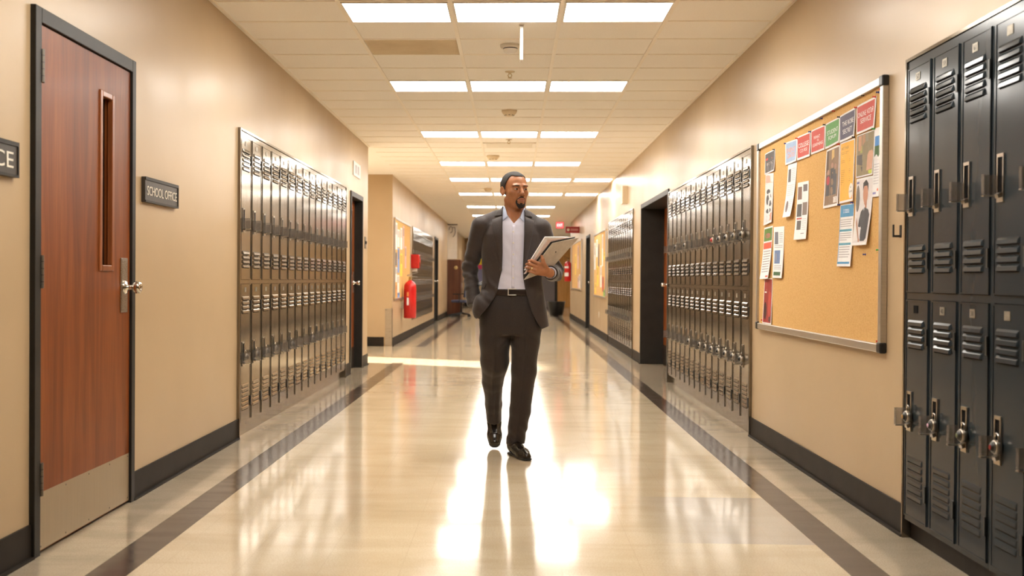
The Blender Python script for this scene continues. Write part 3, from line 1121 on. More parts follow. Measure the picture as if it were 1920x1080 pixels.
s = Sheet((1435.4, 288.9), (1454, 279), (1454, 319.5), (1436, 327.8), 0.006)
s.rect(0.05, 0.05, 0.95, 0.94, (0.075, 0.065, 0.06)).rect(0.10, 0.26, 0.9, 0.36, (0.5, 0.05, 0.04))
for i, u in enumerate((0.25, 0.42, 0.6, 0.78)):
    s.blob(u, 0.56, 0.06, 0.08, (0.30, 0.27, 0.25)).rect(u - 0.09, 0.64, u + 0.09, 0.93, (0.13, 0.12, 0.115), 0.0008)
s.done('dark grey poster with red strip at the top left corner of the pin board')
s = Sheet((1436.7, 326.5), (1451, 324), (1450, 416), (1434.6, 423), 0.010)
s.rect(0.05, 0.03, 0.95, 0.97, (0.66, 0.62, 0.60)).rect(0.05, 0.03, 0.95, 0.20, (0.68, 0.36, 0.27)).rect(0.1, 0.83, 0.7, 0.95, (0.10, 0.09, 0.09)).rect(0.74, 0.80, 0.95, 0.95, (0.72, 0.24, 0.14))
for u, v, a, b in ((0.42, 0.36, 0.2, 0.05), (0.35, 0.52, 0.16, 0.10), (0.65, 0.60, 0.2, 0.06), (0.5, 0.74, 0.3, 0.05), (0.75, 0.44, 0.12, 0.05)):
    s.blob(u, v, a, b, (0.07, 0.065, 0.065))
s.done('tall black and white picture flyer below the dark grey poster')
s = Sheet((1434, 427.6), (1449.6, 423), (1445.7, 522), (1430, 523.5), 0.022)
s.rect(0.06, 0.03, 0.95, 0.27, (0.10, 0.20, 0.03)).blob(0.5, 0.17, 0.3, 0.05, (0.34, 0.14, 0.10)).rect(0.05, 0.30, 0.95, 0.42, (0.66, 0.10, 0.05))
s.lines(0.1, 0.46, 0.95, 0.90, 9, (0.3, 0.28, 0.28), seed=3).rect(0.62, 0.94, 0.95, 0.97, (0.66, 0.10, 0.05))
s.done('white flyer with green photo and orange-red band at the board\'s left edge')
s = Sheet((1452, 426), (1471, 424), (1469.6, 521.7), (1451.7, 521), 0.012)
s.rect(0.12, 0.10, 0.46, 0.34, (0.16, 0.17, 0.20)).rect(0.12, 0.46, 0.66, 0.72, (0.13, 0.20, 0.36)).rect(0.24, 0.52, 0.36, 0.72, (0.35, 0.28, 0.2)).rect(0.46, 0.5, 0.58, 0.72, (0.28, 0.2, 0.14)).rect(0.10, 0.88, 0.82, 0.95, (0.03, 0.10, 0.03))
s.lines(0.56, 0.12, 0.9, 0.33, 6, seed=5).lines(0.12, 0.36, 0.9, 0.43, 2, seed=6).lines(0.12, 0.75, 0.9, 0.85, 3, seed=7)
s.done('white flyer with two tower photos and dark green bar along its bottom')
s = Sheet((1434.6, 521.9), (1449, 522), (1447.9, 608.7), (1431, 606), 0.004)
s.rect(0.06, 0.02, 0.94, 0.97, (0.30, 0.025, 0.015)).blob(0.25, 0.72, 0.16, 0.2, (0.05, 0.01, 0.01)).blob(0.72, 0.55, 0.2, 0.3, (0.46, 0.05, 0.03)).rect(0.55, 0.82, 0.84, 0.94, K)
for u, v in ((0.5, 0.24), (0.62, 0.33), (0.66, 0.42), (0.3, 0.29)):
    s.rect(u - 0.16, v, u + 0.16, v + 0.03, WHITE)
s.done('dark red picture poster in the bottom left corner of the pin board')
s = Sheet((1478.7, 309), (1495, 303), (1489, 405.6), (1474.3, 408), 0.026)
s.rect(0.14, 0.10, 0.42, 0.34, (0.13, 0.12, 0.12)).lines(0.5, 0.1, 0.92, 0.34, 7, (0.5, 0.48, 0.48), seed=8).lines(0.12, 0.40, 0.9, 0.62, 6, (0.55, 0.53, 0.52), seed=9).blob(0.3, 0.80, 0.14, 0.11, (0.2, 0.15, 0.14)).lines(0.5, 0.68, 0.9, 0.92, 7, (0.55, 0.53, 0.52), seed=10)
s.done('curling white leaflet hanging below the small blue poster')
s = Sheet((1474.3, 268), (1496.3, 259.9), (1496.3, 301.9), (1475.6, 310), 0.006, 0.003)
s.rect(0.07, 0.06, 0.94, 0.92, (0.30, 0.42, 0.60)).text('EVENT', 0.5, 0.40, 0.72, 0.20, (0.80, 0.28, 0.12)).text('DATES', 0.52, 0.64, 0.62, 0.20, (0.80, 0.28, 0.12))
s.done('small light blue poster with orange lettering, leftmost of the top row')
s = Sheet((1497, 343), (1517, 338.7), (1515.7, 448), (1492.4, 449.6), 0.014)
for q in ((0.08, 0.08, 0.44, 0.30, (0.22, 0.13, 0.10)), (0.55, 0.05, 0.90, 0.17, (0.16, 0.14, 0.14)), (0.08, 0.38, 0.46, 0.60, (0.10, 0.095, 0.09)), (0.52, 0.36, 0.92, 0.58, (0.20, 0.16, 0.13)), (0.14, 0.67, 0.46, 0.83, (0.12, 0.11, 0.10))):
    s.rect(*q)
s.rect(0.1, 0.62, 0.5, 0.65, (0.5, 0.12, 0.1)).lines(0.55, 0.64, 0.92, 0.86, 6, (0.55, 0.52, 0.52), seed=12).rect(0.5, 0.89, 0.8, 0.905, GREY)
s.done('white sheet with five small photos in the middle of the pin board')
s = Sheet((1496, 257.5), (1521, 246), (1521, 292.5), (1497, 301), 0.004, 0.0015)
s.rect(0.05, 0.06, 0.94, 0.91, RED).text('COLLEGE', 0.5, 0.42, 0.76, 0.19, WHITE).text('COURSE', 0.5, 0.65, 0.56, 0.14, PINK)
s.done('red poster with white lettering directly right of the light blue one')
s = Sheet((1522.5, 245), (1548, 233), (1548, 280.5), (1522.5, 290), 0.004)
s.rect(0.04, 0.06, 0.95, 0.92, RED).text('WHAT', 0.42, 0.36, 0.44, 0.13, WHITE).text('IS', 0.5, 0.50, 0.12, 0.09, PINK).text('LEARNING', 0.5, 0.66, 0.74, 0.13, WHITE)
s.done('red poster with white lettering directly left of the green one')
s = Sheet((1551, 282), (1575.5, 270.5), (1573.8, 385), (1546, 391), 0.006)
s.rect(0.06, 0.03, 0.95, 0.96, (0.24, 0.15, 0.085))
for q in ((0.10, 0.03, 0.24, 0.4, (0.10, 0.06, 0.035)), (0.45, 0.04, 0.62, 0.36, (0.62, 0.42, 0.16)), (0.78, 0.05, 0.92, 0.60, (0.34, 0.22, 0.13)), (0.06, 0.80, 0.4, 0.96, (0.30, 0.32, 0.18)), (0.42, 0.84, 0.93, 0.94, (0.68, 0.62, 0.56))):
    s.rect(*q)
for u, v, c in ((0.24, 0.40, (0.42, 0.24, 0.17)), (0.5, 0.30, (0.40, 0.22, 0.15)), (0.72, 0.33, (0.36, 0.19, 0.13))):
    s.blob(u, v, 0.075, 0.045, c, 0.0012).rect(u - 0.11, v + 0.05, u + 0.11, 0.80, (0.075, 0.07, 0.07), 0.0010)
s.blob(0.25, 0.54, 0.1, 0.08, (0.45, 0.06, 0.07), 0.0014).lines(0.46, 0.855, 0.9, 0.94, 3, GREY, seed=14)
s.done('dark photo poster of standing people below the green poster')
s = Sheet((1577, 268.8), (1603.8, 258.8), (1602, 376), (1576, 382), 0.005)
s.rect(0.04, 0.02, 0.95, 0.965, (0.82, 0.42, 0.045))
s.text('ART FAIR', 0.36, 0.11, 0.5, 0.05, (0.30, 0.19, 0.03)).lines(0.08, 0.17, 0.6, 0.22, 2, (0.42, 0.24, 0.03), seed=15).lines(0.08, 0.30, 0.9, 0.36, 2, (0.5, 0.26, 0.03), seed=16).lines(0.08, 0.46, 0.88, 0.72, 8, (0.52, 0.27, 0.03), seed=17)
s.blob(0.82, 0.83, 0.15, 0.125, (0.80, 0.76, 0.70)).text('6', 0.82, 0.77, 0.07, 0.035, K, 0.0016).text('10 AM', 0.82, 0.84, 0.22, 0.03, K, 0.0016)
s.done('yellow-orange notice with a white oval, below the dark blue poster')
s = Sheet((1549.5, 233), (1576, 218.5), (1576, 267), (1550, 280), 0.004, 0.0015)
s.rect(0.04, 0.06, 0.95, 0.92, (0.09, 0.27, 0.06)).text('STUDENT', 0.52, 0.42, 0.74, 0.17, WHITE).text('FORUM', 0.5, 0.64, 0.54, 0.15, WHITE)
s.done('green poster with white lettering in the top row of the pin board')
s = Sheet((1576.3, 218), (1605.5, 200.8), (1604.5, 255.8), (1577, 268), 0.004, 0.0015)
s.rect(0.04, 0.06, 0.95, 0.92, (0.075, 0.065, 0.11)).text('THE ROBE', 0.55, 0.38, 0.70, 0.17, WHITE).text('SECRET', 0.52, 0.66, 0.60, 0.17, WHITE)
s.done('dark navy poster with white lettering between the green and red ones')
s = Sheet((1608, 199.5), (1644.5, 179.5), (1642.5, 238.8), (1608.8, 252.5), 0.004, 0.0015)
s.rect(0.05, 0.07, 0.94, 0.93, RED).text('ONLINE', 0.30, 0.37, 0.42, 0.17, WHITE).text('VOTER', 0.72, 0.36, 0.34, 0.17, WHITE).text('SERVICE', 0.5, 0.60, 0.56, 0.17, WHITE).rect(0.26, 0.74, 0.74, 0.79, (0.36, 0.05, 0.03))
s.done('largest red poster with white lettering at the right of the top row')
s = Sheet((1608, 255), (1642, 242), (1638.8, 327), (1607.5, 334), 0.004)
s.rect(0.03, 0.02, 0.96, 0.97, (0.24, 0.19, 0.10))
for q in ((0.12, 0.04, 0.30, 0.38, (0.50, 0.26, 0.14)), (0.34, 0.03, 0.50, 0.36, (0.40, 0.22, 0.12)), (0.52, 0.03, 0.96, 0.34, (0.26, 0.23, 0.15)), (0.03, 0.48, 0.55, 0.88, (0.10, 0.085, 0.075)), (0.22, 0.28, 0.46, 0.44, (0.36, 0.34, 0.08)), (0.03, 0.88, 0.96, 0.97, (0.46, 0.52, 0.06))):
    s.rect(*q)
s.shape([(0.60, 0.88), (0.62, 0.52), (0.80, 0.36), (0.96, 0.50), (0.96, 0.86)][::-1], (0.52, 0.28, 0.17))
s.done('outdoor photo poster with lime strip under the largest red poster')
s = Sheet((1642.5, 241), (1651.2, 237.5), (1651.2, 367.9), (1638, 370), 0.006)
s.rect(0.08, 0.12, 0.96, 0.26, (0.07, 0.24, 0.55)).rect(0.08, 0.26, 0.96, 0.44, (0.05, 0.12, 0.03)).shape([(0.08, 0.46), (0.08, 0.42), (0.4, 0.38), (0.7, 0.43), (0.96, 0.39), (0.96, 0.46)], (0.72, 0.70, 0.68))
s.lines(0.1, 0.52, 0.9, 0.84, 8, (0.50, 0.48, 0.50), seed=20).blob(0.78, 0.90, 0.13, 0.022, (0.70, 0.16, 0.06)).rect(0.08, 0.93, 0.5, 0.96, (0.28, 0.26, 0.52))
s.done('white flyer with blue sky photo against the board\'s right rail')
s = Sheet((1577, 385), (1602, 381), (1599, 499.5), (1573.4, 499.5), 0.012)
BL = (0.07, 0.27, 0.48)
s.rect(0.04, 0.01, 0.98, 0.20, BL).lines(0.28, 0.08, 0.76, 0.15, 3, WHITE, seed=21)
for v in (0.40, 0.62):
    s.rect(0.05, v, 0.90, v + 0.035, (0.10, 0.33, 0.45))
s.rect(0.05, 0.925, 0.92, 0.96, BL).rect(0.02, 0.2, 0.05, 0.96, BL)
s.lines(0.08, 0.24, 0.92, 0.38, 4, seed=22).lines(0.08, 0.46, 0.9, 0.60, 4, seed=23).lines(0.08, 0.68, 0.86, 0.88, 5, seed=24)
s.done('long white notice with blue bars below the yellow-orange notice')
s = Sheet((1607.5, 336), (1638.8, 328.5), (1632.4, 459), (1604.6, 460.4), 0.022)
s.rect(0.03, 0.03, 0.97, 0.96, (0.66, 0.62, 0.61)).blob(0.14, 0.30, 0.12, 0.2, (0.16, 0.15, 0.14)).rect(0.04, 0.05, 0.2, 0.08, (0.15, 0.16, 0.34)).rect(0.84, 0.05, 0.95, 0.08, (0.20, 0.2, 0.5))
s.shape([(0.05, 0.62), (0.35, 0.92), (0.05, 0.94)], (0.74, 0.70, 0.66)).shape([(0.14, 0.58), (0.44, 0.93), (0.36, 0.93), (0.10, 0.66)], (0.44, 0.25, 0.17))
s.shape([(0.28, 0.62), (0.36, 0.50), (0.56, 0.44), (0.80, 0.48), (0.92, 0.56), (0.90, 0.90), (0.80, 0.94), (0.46, 0.94), (0.44, 0.74), (0.26, 0.72)], (0.035, 0.032, 0.035), 0.0010)
s.shape([(0.52, 0.46), (0.70, 0.46), (0.68, 0.80), (0.60, 0.80)], (0.62, 0.62, 0.72), 0.0013).shape([(0.57, 0.47), (0.63, 0.47), (0.65, 0.78), (0.61, 0.80)], (0.08, 0.08, 0.20), 0.0016)
s.rect(0.52, 0.36, 0.68, 0.47, (0.46, 0.21, 0.13), 0.0011).blob(0.59, 0.25, 0.14, 0.145, (0.50, 0.24, 0.15), 0.0013).shape([(0.44, 0.20), (0.46, 0.08), (0.62, 0.04), (0.74, 0.10), (0.75, 0.22), (0.68, 0.13), (0.52, 0.13)], (0.035, 0.025, 0.02), 0.0017)
s.blob(0.42, 0.93, 0.06, 0.025, (0.50, 0.24, 0.15), 0.0016)
s.done('portrait poster of a person in a dark suit on the pin board')


# push pins
def make_pin(m):
    return MB().lathe((0, 0, 0), (0, -1, 0), [(0.0055, 0), (0.0055, 0.002), (0.0030, 0.0035), (0.0028, 0.009), (0.0048, 0.011), (0.0050, 0.0125), (0.001, 0.0128)], m, 14)


PC = {'blue': flat((0.03, 0.05, 0.26), 0.25), 'red': flat((0.58, 0.02, 0.02), 0.25), 'black': flat((0.015, 0.015, 0.015), 0.25),
      'green': flat((0.04, 0.34, 0.06), 0.25), 'white': flat((0.75, 0.72, 0.7), 0.25)}
PINS = [('blue', 1648, 173, 0, 'at the top right corner of the cork'), ('red', 1653.5, 168, 0, 'nearest the top right black corner cap'),
        ('black', 1620, 178.5, 0, 'alone above the largest red poster'), ('red', 1565, 207.5, 0, 'alone above the green poster'),
        ('blue', 1541.8, 222, 0, 'alone above the second red poster'), ('white', 1515, 229, 0, 'alone just under the top rail'),
        ('red', 1643.5, 181.5, 1, 'on the right top corner of the largest red poster'), ('red', 1608.5, 201.5, 1, 'on the left top corner of the largest red poster'),
        ('black', 1576, 219.5, 1, 'between the green and the navy posters'), ('black', 1549, 234, 1, 'between the red and the green posters'),
        ('blue', 1521.5, 247, 1, 'between the two smaller red posters'), ('red', 1497, 259.5, 1, 'between the light blue and the red posters'),
        ('blue', 1475.5, 269, 1, 'on the left top corner of the light blue poster'), ('green', 1641.5, 241.5, 1, 'at the foot of the largest red poster'),
        ('black', 1604, 257, 1, 'at the foot of the navy poster'), ('red', 1575.5, 270.5, 1, 'at the foot of the green poster'),
        ('blue', 1576.5, 384, 1, 'on the left top corner of the blue-barred notice'), ('blue', 1601, 380, 1, 'on the right top corner of the blue-barred notice'),
        ('red', 1605.5, 458, 1, 'at the foot of the portrait poster'), ('black', 1453.5, 280.5, 1, 'on the dark grey poster'),
        ('blue', 1623, 477, 0, 'alone below the portrait poster'), ('green', 1648, 468.5, 0, 'alone beside the right rail'),
        ('red', 1648, 640, 0, 'near the bottom right corner of the cork'), ('red', 1430.5, 600, 0, 'near the bottom left corner of the cork')]
pin_mesh = {}
for col, x, y, lay, where in PINS:
    u, z = bpt(x, y)
    if col not in pin_mesh:
        o = make_pin(PC[col]).build('push_pin')
        pin_mesh[col] = o
    else:
        o = pin_mesh[col].copy()
        COL.objects.link(o)
    o.matrix_world = BOARD_M @ Matrix.Translation((u, -BFACE - 0.0045 * lay, z))
    tag(o, '%s push pin %s' % (col, where), 'push pin', 'push pins in the big pin board')
# ------------------------------------------------------------------ signs, safety gear and far furniture
def wall_sign(name, label, xw, y, z, w, h, txt, tw, size, cat='sign'):
    """dark plastic room sign in a slim holder on the left wall"""
    r = thing(name, label, cat, (xw, y, z), math.pi / 2)
    b = MB().box(-w / 2, -0.020, -h / 2, w / 2, 0, h / 2, MAT['sign'])
    b.build('plate', r, 0.002)
    rim = MB()
    rim.box(-w / 2, -0.024, h / 2 - 0.016, w / 2, -0.0201, h / 2, MAT['frame']).box(-w / 2, -0.024, -h / 2, w / 2, -0.0201, -h / 2 + 0.010, MAT['frame'])
    rim.box(w / 2 - 0.008, -0.024, -h / 2 + 0.010, w / 2, -0.0201, h / 2 - 0.016, MAT['frame'])
    rim.build('holder', r)
    t = text_mesh('lettering', txt, size, MAT['letter'], r, 0.0015, tw)
    t.location = (0, -0.021, -0.004)
    return r


wall_sign('room_sign', 'dark SCHOOL OFFICE sign on the left wall between door and lockers', XL, 5.307, 1.546, 0.503, 0.128, 'SCHOOL OFFICE', 0.45, 0.068)
wall_sign('room_sign', 'dark sign cut by the left photo edge, ending in CE', XL, 3.503, 1.535, 0.480, 0.132, 'OFFICE', 0.40, 0.085)

# light switch and small white notice by the left recess
sw = thing('light_switch', 'small dark switch plate on the left wall past the recessed door', 'switch', (XL, 12.82, 1.56), math.pi / 2)
MB().box(-0.06, -0.008, -0.075, 0.06, 0, 0.075, MAT['hinge']).build('plate', sw, 0.003)
for dx in (-0.024, 0.024):
    MB().obox((dx, -0.012, 0), (0.008, 0, 0), (0, 0.006, 0.002), (0, -0.003, 0.018), MAT['black']).build('toggle', sw)
nb = thing('notice', 'small white notice high above the recessed door on the left', 'sign', (XL, 12.08, 2.40), math.pi / 2)
MB().box(-0.27, -0.010, -0.085, 0.27, 0, 0.085, MAT['paper']).build('board', nb, 0.002)
for a in (-0.16, 0.02):
    MB().box(a, -0.0106, -0.05, a + 0.13, -0.0101, 0.05, flat((0.42, 0.41, 0.44))).build('printed_block', nb)
o = MB().box(-0.035, -0.006, -0.057, 0.035, 0, 0.057, MAT['white']).box(-0.015, -0.008, 0.008, 0.015, -0.006, 0.032, MAT['white']).box(-0.015, -0.008, -0.032, 0.015, -0.006, -0.008, MAT['white'])
o = tag(o.build('wall_outlet', None, 0.002, (XR, 20.0, 0.43)), 'small white outlet low on the right wall under the far pin board', 'outlet')
o.rotation_euler = (0, 0, -math.pi / 2)
o = MB().box(-0.11, -0.075, -0.13, 0.11, 0, 0.13, MAT['cream_plastic'])
for k in range(6):
    o.box(-0.08, -0.078, -0.09 + k * 0.03, 0.08, -0.075, -0.078 + k * 0.03, MAT['tile_old'])
o = tag(o.build('wall_speaker', None, 0.006, (XR, 15.3, 2.385)), 'beige speaker box high on the right wall above the far lockers', 'speaker')
o.rotation_euler = (0, 0, -math.pi / 2)


# fire extinguishers
def make_extinguisher(label, loc, s, rz, stripes=False):
    r = thing('fire_extinguisher', label, 'fire extinguisher', loc, rz)
    R_ = 0.093 * s
    gap_ = 0.012 if stripes else 0.042
    H_ = 0.46 * s
    body = MB().lathe((0, -R_ - gap_, 0), (0, 0, 1), [(R_ * 0.92, 0), (R_, 0.012 * s), (R_, H_), (R_ * 0.93, H_ + 0.035 * s), (R_ * 0.72, H_ + 0.065 * s), (R_ * 0.42, H_ + 0.085 * s), (R_ * 0.30, H_ + 0.10 * s), (0.001, H_ + 0.10 * s)], MAT['red'], 32)
    body.build('cylinder', r)
    lb = MB()
    n = 10
    for z0, z1, c in (((H_ * 0.70, H_ * 0.84, flat((0.62, 0.20, 0.05))), (H_ * 0.42, H_ * 0.66, MAT['paper'])) if not stripes else ((H_ * 0.78, H_ * 0.9, MAT['paper']), (H_ * 0.3, H_ * 0.52, MAT['paper']))):
        pts = []
        for i in range(n + 1):
            t = -math.pi / 2 + (0.85 if stripes else -0.85) + (i / n - 0.5) * 1.7
            pts.append((math.cos(t) * (R_ + 0.0008), math.sin(t) * (R_ + 0.0008) - R_ - 0.012))
        v = [(x, y, z0) for x, y in pts] + [(x, y, z1) for x, y in pts]
        lb.poly(v, [(i, i + 1, n + 2 + i, n + 1 + i) for i in range(n)], c, True)
    lb.build('label_sticker', r)
    c = Vector((0, -R_ - gap_, H_ + 0.10 * s))
    v = MB().tube(c, c + Vector((0, 0, 0.05 * s)), 0.018 * s, 0.018 * s, MAT['brass'], 14)
    v.tube(c + Vector((0, 0, 0.025 * s)), c + Vector((0.045 * s, 0, 0.025 * s)), 0.010 * s, 0.010 * s, MAT['brass'], 12)
    v.build('valve', r)
    hd = MB().obox(c + Vector((0, -0.03 * s, 0.058 * s)), (0, 0.075 * s, 0.008 * s), (0.012 * s, 0, 0), (0, 0, 0.005 * s), MAT['steel'] if not stripes else MAT['black'])
    hd.obox(c + Vector((0, -0.035 * s, 0.095 * s)), (0, 0.078 * s, -0.022 * s), (0.012 * s, 0, 0), (0, 0, 0.005 * s), MAT['steel'] if not stripes else MAT['black'])
    hd.build('handle', r)
    hs = MB()
    pts = [c + Vector((0.045 * s + 0.05 * s * math.sin(t), 0, 0.025 * s - t * 0.055 * s)) for t in [k * 0.35 for k in range(10)]]
    hs.path(pts, 0.011 * s, MAT['black'], 10)
    hs.tube(pts[-1], pts[-1] + Vector((0.0, 0, -0.10 * s)), 0.012 * s, 0.02 * s, MAT['black'], 12)
    hs.build('hose', r)
    MB().box(-0.03 * s, -gap_, H_ * 0.3, 0.03 * s, 0, H_ * 0.52, MAT['steel']).build('bracket', r)
    return r


make_extinguisher('big red fire extinguisher on the far left wall beside the pin board', (XL2, 17.95, 0.41), 1.20, math.pi / 2)
make_extinguisher('small distant red fire extinguisher at the far end of the right wall', (XR, 29.3, 1.07), 1.05, -math.pi / 2, True)
al = thing('alarm_box', 'red fire alarm box above the big red extinguisher on the left wall', 'alarm', (XL2, 19.60, 1.45), math.pi / 2)
MB().box(-0.13, -0.17, -0.14, 0.13, 0, 0.13, MAT['red']).build('housing', al, 0.02, seg=3)
MB().box(-0.08, -0.176, -0.02, 0.08, -0.1705, 0.05, flat((0.45, 0.02, 0.02), 0.3)).build('front_panel', al)
MB().box(-0.05, -0.12, -0.20, 0.05, -0.03, -0.1405, MAT['white']).build('strobe', al, 0.006)


# far pin boards with their sheets
def far_board(label, xw, side, y0, y1, z0, z1, sheets, group):
    b = make_board(y1 - y0, z1 - z0, label, 0.035, False)
    if side > 0:
        Mx = Matrix.Translation((xw, y0, z0)) @ Matrix.Rotation(math.pi / 2, 4, 'Z')
    else:
        Mx = Matrix.Translation((xw, y1, z0)) @ Matrix.Rotation(-math.pi / 2, 4, 'Z')
    b.matrix_world = Mx
    for u, z, w, h, col, lab in sheets:
        m = MB().box(0, -0.0012, -h, w, 0, 0, flat(col))
        m.box(w * 0.1, -0.0018, -h * 0.45, w * 0.9, -0.0012, -h * 0.08, flat(tuple(c * 0.6 for c in col)))
        o = m.build('flyer')
        o.matrix_world = Mx @ Matrix.Translation((u, -BFACE - 0.0006, z))
        tag(o, lab, 'flyer', group)
    return b


WH, YE, BLU, ORA, GRN, DRK, PNK, RDD = (0.74, 0.70, 0.66), (0.75, 0.52, 0.05), (0.14, 0.26, 0.55), (0.70, 0.28, 0.06), (0.20, 0.42, 0.08), (0.12, 0.10, 0.10), (0.62, 0.40, 0.36), (0.42, 0.04, 0.03)
L_ = 'far left pin board'
far_board('far left pin board behind the red fire extinguisher', XL2, 1, 16.72, 19.30, 0.75, 2.13,
          [(0.10, 1.30, 0.30, 0.45, WH, 'tall white flyer at the top left of the %s' % L_), (0.10, 0.80, 0.24, 0.22, DRK, 'dark flyer at the left edge of the %s' % L_),
           (0.10, 0.55, 0.28, 0.25, WH, 'white flyer low at the left edge of the %s' % L_), (0.44, 1.20, 0.30, 0.30, WH, 'white flyer second in the top row of the %s' % L_),
           (0.46, 0.88, 0.26, 0.42, BLU, 'blue flyer in the middle of the %s' % L_), (0.42, 0.42, 0.30, 0.30, WH, 'white flyer low in the middle of the %s' % L_),
           (0.20, 0.26, 0.22, 0.20, ORA, 'orange flyer in the lower left corner of the %s' % L_), (0.46, 0.12, 0.34, 0.10, BLU, 'blue flyer at the bottom edge of the %s' % L_),
           (0.86, 1.25, 0.30, 0.38, WH, 'white flyer third in the top row of the %s' % L_), (1.25, 1.30, 0.24, 0.40, PNK, 'pinkish flyer near the top right of the %s' % L_),
           (0.86, 0.80, 0.34, 0.40, YE, 'yellow flyer right of the blue one on the %s' % L_), (1.60, 0.95, 0.26, 0.40, PNK, 'pinkish flyer at the right of the %s' % L_)], 'flyers on the far left pin board')
L_ = 'nearer far right pin board'
far_board('nearer of the two far pin boards on the right wall', XR, -1, 18.42, 21.15, 0.77, 2.05,
          [(0.12, 1.10, 0.30, 0.55, WH, 'tall white flyer at the left edge of the %s' % L_), (0.60, 1.15, 0.30, 0.35, WH, 'white flyer in the upper middle of the %s' % L_),
           (1.05, 1.05, 0.28, 0.45, DRK, 'dark flyer in the upper middle of the %s' % L_), (1.90, 1.20, 0.24, 0.60, WH, 'tall white flyer at the upper right of the %s' % L_),
           (0.80, 0.62, 0.32, 0.40, YE, 'bright yellow flyer in the centre of the %s' % L_), (2.25, 0.85, 0.30, 0.14, YE, 'small yellow flyer at the right of the %s' % L_),
           (1.55, 0.62, 0.32, 0.42, WH, 'white flyer low in the middle of the %s' % L_), (0.30, 0.28, 0.30, 0.22, YE, 'yellow flyer low at the left of the %s' % L_),
           (2.00, 0.40, 0.30, 0.28, RDD, 'dark red flyer low at the right of the %s' % L_), (2.25, 0.16, 0.30, 0.12, GRN, 'green flyer in the lower right of the %s' % L_)], 'flyers on the nearer far right pin board')
L_ = 'farthest right pin board'
far_board('farthest pin board on the right wall', XR, -1, 24.95, 29.0, 0.85, 2.12,
          [(2.60, 1.15, 0.40, 0.60, PNK, 'pinkish flyer at the upper right of the %s' % L_), (1.50, 0.95, 0.45, 0.55, YE, 'yellow flyer in the middle of the %s' % L_),
           (3.20, 0.40, 0.45, 0.35, WH, 'white flyer at the lower right of the %s' % L_), (2.70, 0.35, 0.45, 0.30, PNK, 'pinkish flyer low on the %s' % L_)], 'flyers on the farthest right pin board')

# exit sign and red hanging sign
ex = thing('exit_sign', 'lit red EXIT sign hanging under the ceiling at the far end', 'sign', (1.34, 29.0, HC))
MB().box(-0.11, -0.03, -0.235, 0.11, 0.03, -0.05, MAT['red_sign']).build('housing', ex, 0.004)
MB().box(-0.10, -0.034, -0.225, 0.10, -0.0305, -0.06, MAT['exit']).build('lit_face', ex)
t = text_mesh('lettering', 'EXIT', 0.10, MAT['exit_letter'], ex, 0.002, 0.15)
t.location = (0, -0.0355, -0.1425)
MB().tube((0, 0, -0.05), (0, 0, 0), 0.012, 0.012, MAT['white'], 12).build('stem', ex)
rs = thing('hanging_sign', 'dark red sign jutting out from the far right wall', 'sign', (XR, 26.0, 2.31))
MB().box(-0.36, -0.02, 0, -0.001, 0.02, 0.165, MAT['red_sign']).build('board', rs, 0.003)
MB().lathe((-0.29, -0.0202, 0.082), (0, -1, 0), [(0.035, 0), (0.035, 0.001), (0.001, 0.001)], MAT['letter'], 20).build('white_emblem', rs)
MB().box(-0.23, -0.0212, 0.055, -0.04, -0.0202, 0.110, flat((0.52, 0.22, 0.20))).build('faded_print', rs)
ls = MB().box(0, -0.02, 0, 0.16, 0.02, 0.16, MAT['red_sign'])
tag(ls.build('small_sign', None, 0.003, (XL2, 33.0, 2.32)), 'tiny red sign jutting out from the far left wall', 'sign')

# ceiling fittings
o = MB().lathe((0, 0, 0), (0, 0, -1), [(0.075, 0), (0.075, 0.012), (0.070, 0.020), (0.052, 0.024), (0.052, 0.032), (0.047, 0.046), (0.030, 0.062), (0.001, 0.066)], MAT['white'], 32)
o.lathe((0, 0, 0), (0, 0, -1), [(0.0525, 0.0245), (0.0525, 0.031), (0.051, 0.031)], MAT['black'], 32)
tag(o.build('ceiling_camera', None, 0, tuple(at(957, 86, 7.41)[:2]) + (HC,)), 'white dome with dark slots on the ceiling beside the white rod', 'camera')


def detector(px, Y, label, s=1.0):
    r = thing('smoke_detector', label, 'smoke detector', (at(px, 200, Y).x, Y, HC), 0, 'smoke detectors on the corridor ceiling')
    MB().lathe((0, 0, 0), (0, 0, -1), [(0.078 * s, 0), (0.078 * s, 0.014), (0.070 * s, 0.030), (0.050 * s, 0.052), (0.030 * s, 0.060), (0.001, 0.060)], MAT['cream_plastic'], 32).build('housing', r)
    g = MB()
    for k in range(8):
        t_ = 2 * math.pi * k / 8
        g.obox((0.047 * s * math.cos(t_), 0.047 * s * math.sin(t_), -0.0525), (0.008 * math.sin(t_), -0.008 * math.cos(t_), 0), (0.004 * math.cos(t_), 0.004 * math.sin(t_), 0), (0, 0, 0.003), MAT['black'])
    g.build('vent_slots', r)


detector(955, 10.25, 'cream smoke detector between the second and third light rows')
detector(925, 14.0, 'cream smoke detector just before the fourth light row', 1.15)
detector(916, 19.0, 'cream smoke detector before the sixth light row')


def sprinkler(px, Y, label):
    x = at(px, 150, Y).x
    m = MB().lathe((0, 0, 0), (0, 0, -1), [(0.040, 0), (0.040, 0.004), (0.018, 0.008), (0.012, 0.012), (0.012, 0.022), (0.001, 0.022)], MAT['cream_plastic'], 24)
    for a in (-1, 1):
        m.path([(a * 0.010, 0, -0.022), (a * 0.017, 0, -0.034), (a * 0.004, 0, -0.050)], 0.0028, MAT['brass'], 8)
    m.lathe((0, 0, -0.050), (0, 0, -1), [(0.005, 0), (0.018, 0.002), (0.018, 0.004), (0.001, 0.0045)], MAT['brass'], 20)
    tag(m.build('sprinkler_head', None, 0, (x, Y, HC)), label, 'sprinkler', 'sprinkler heads')


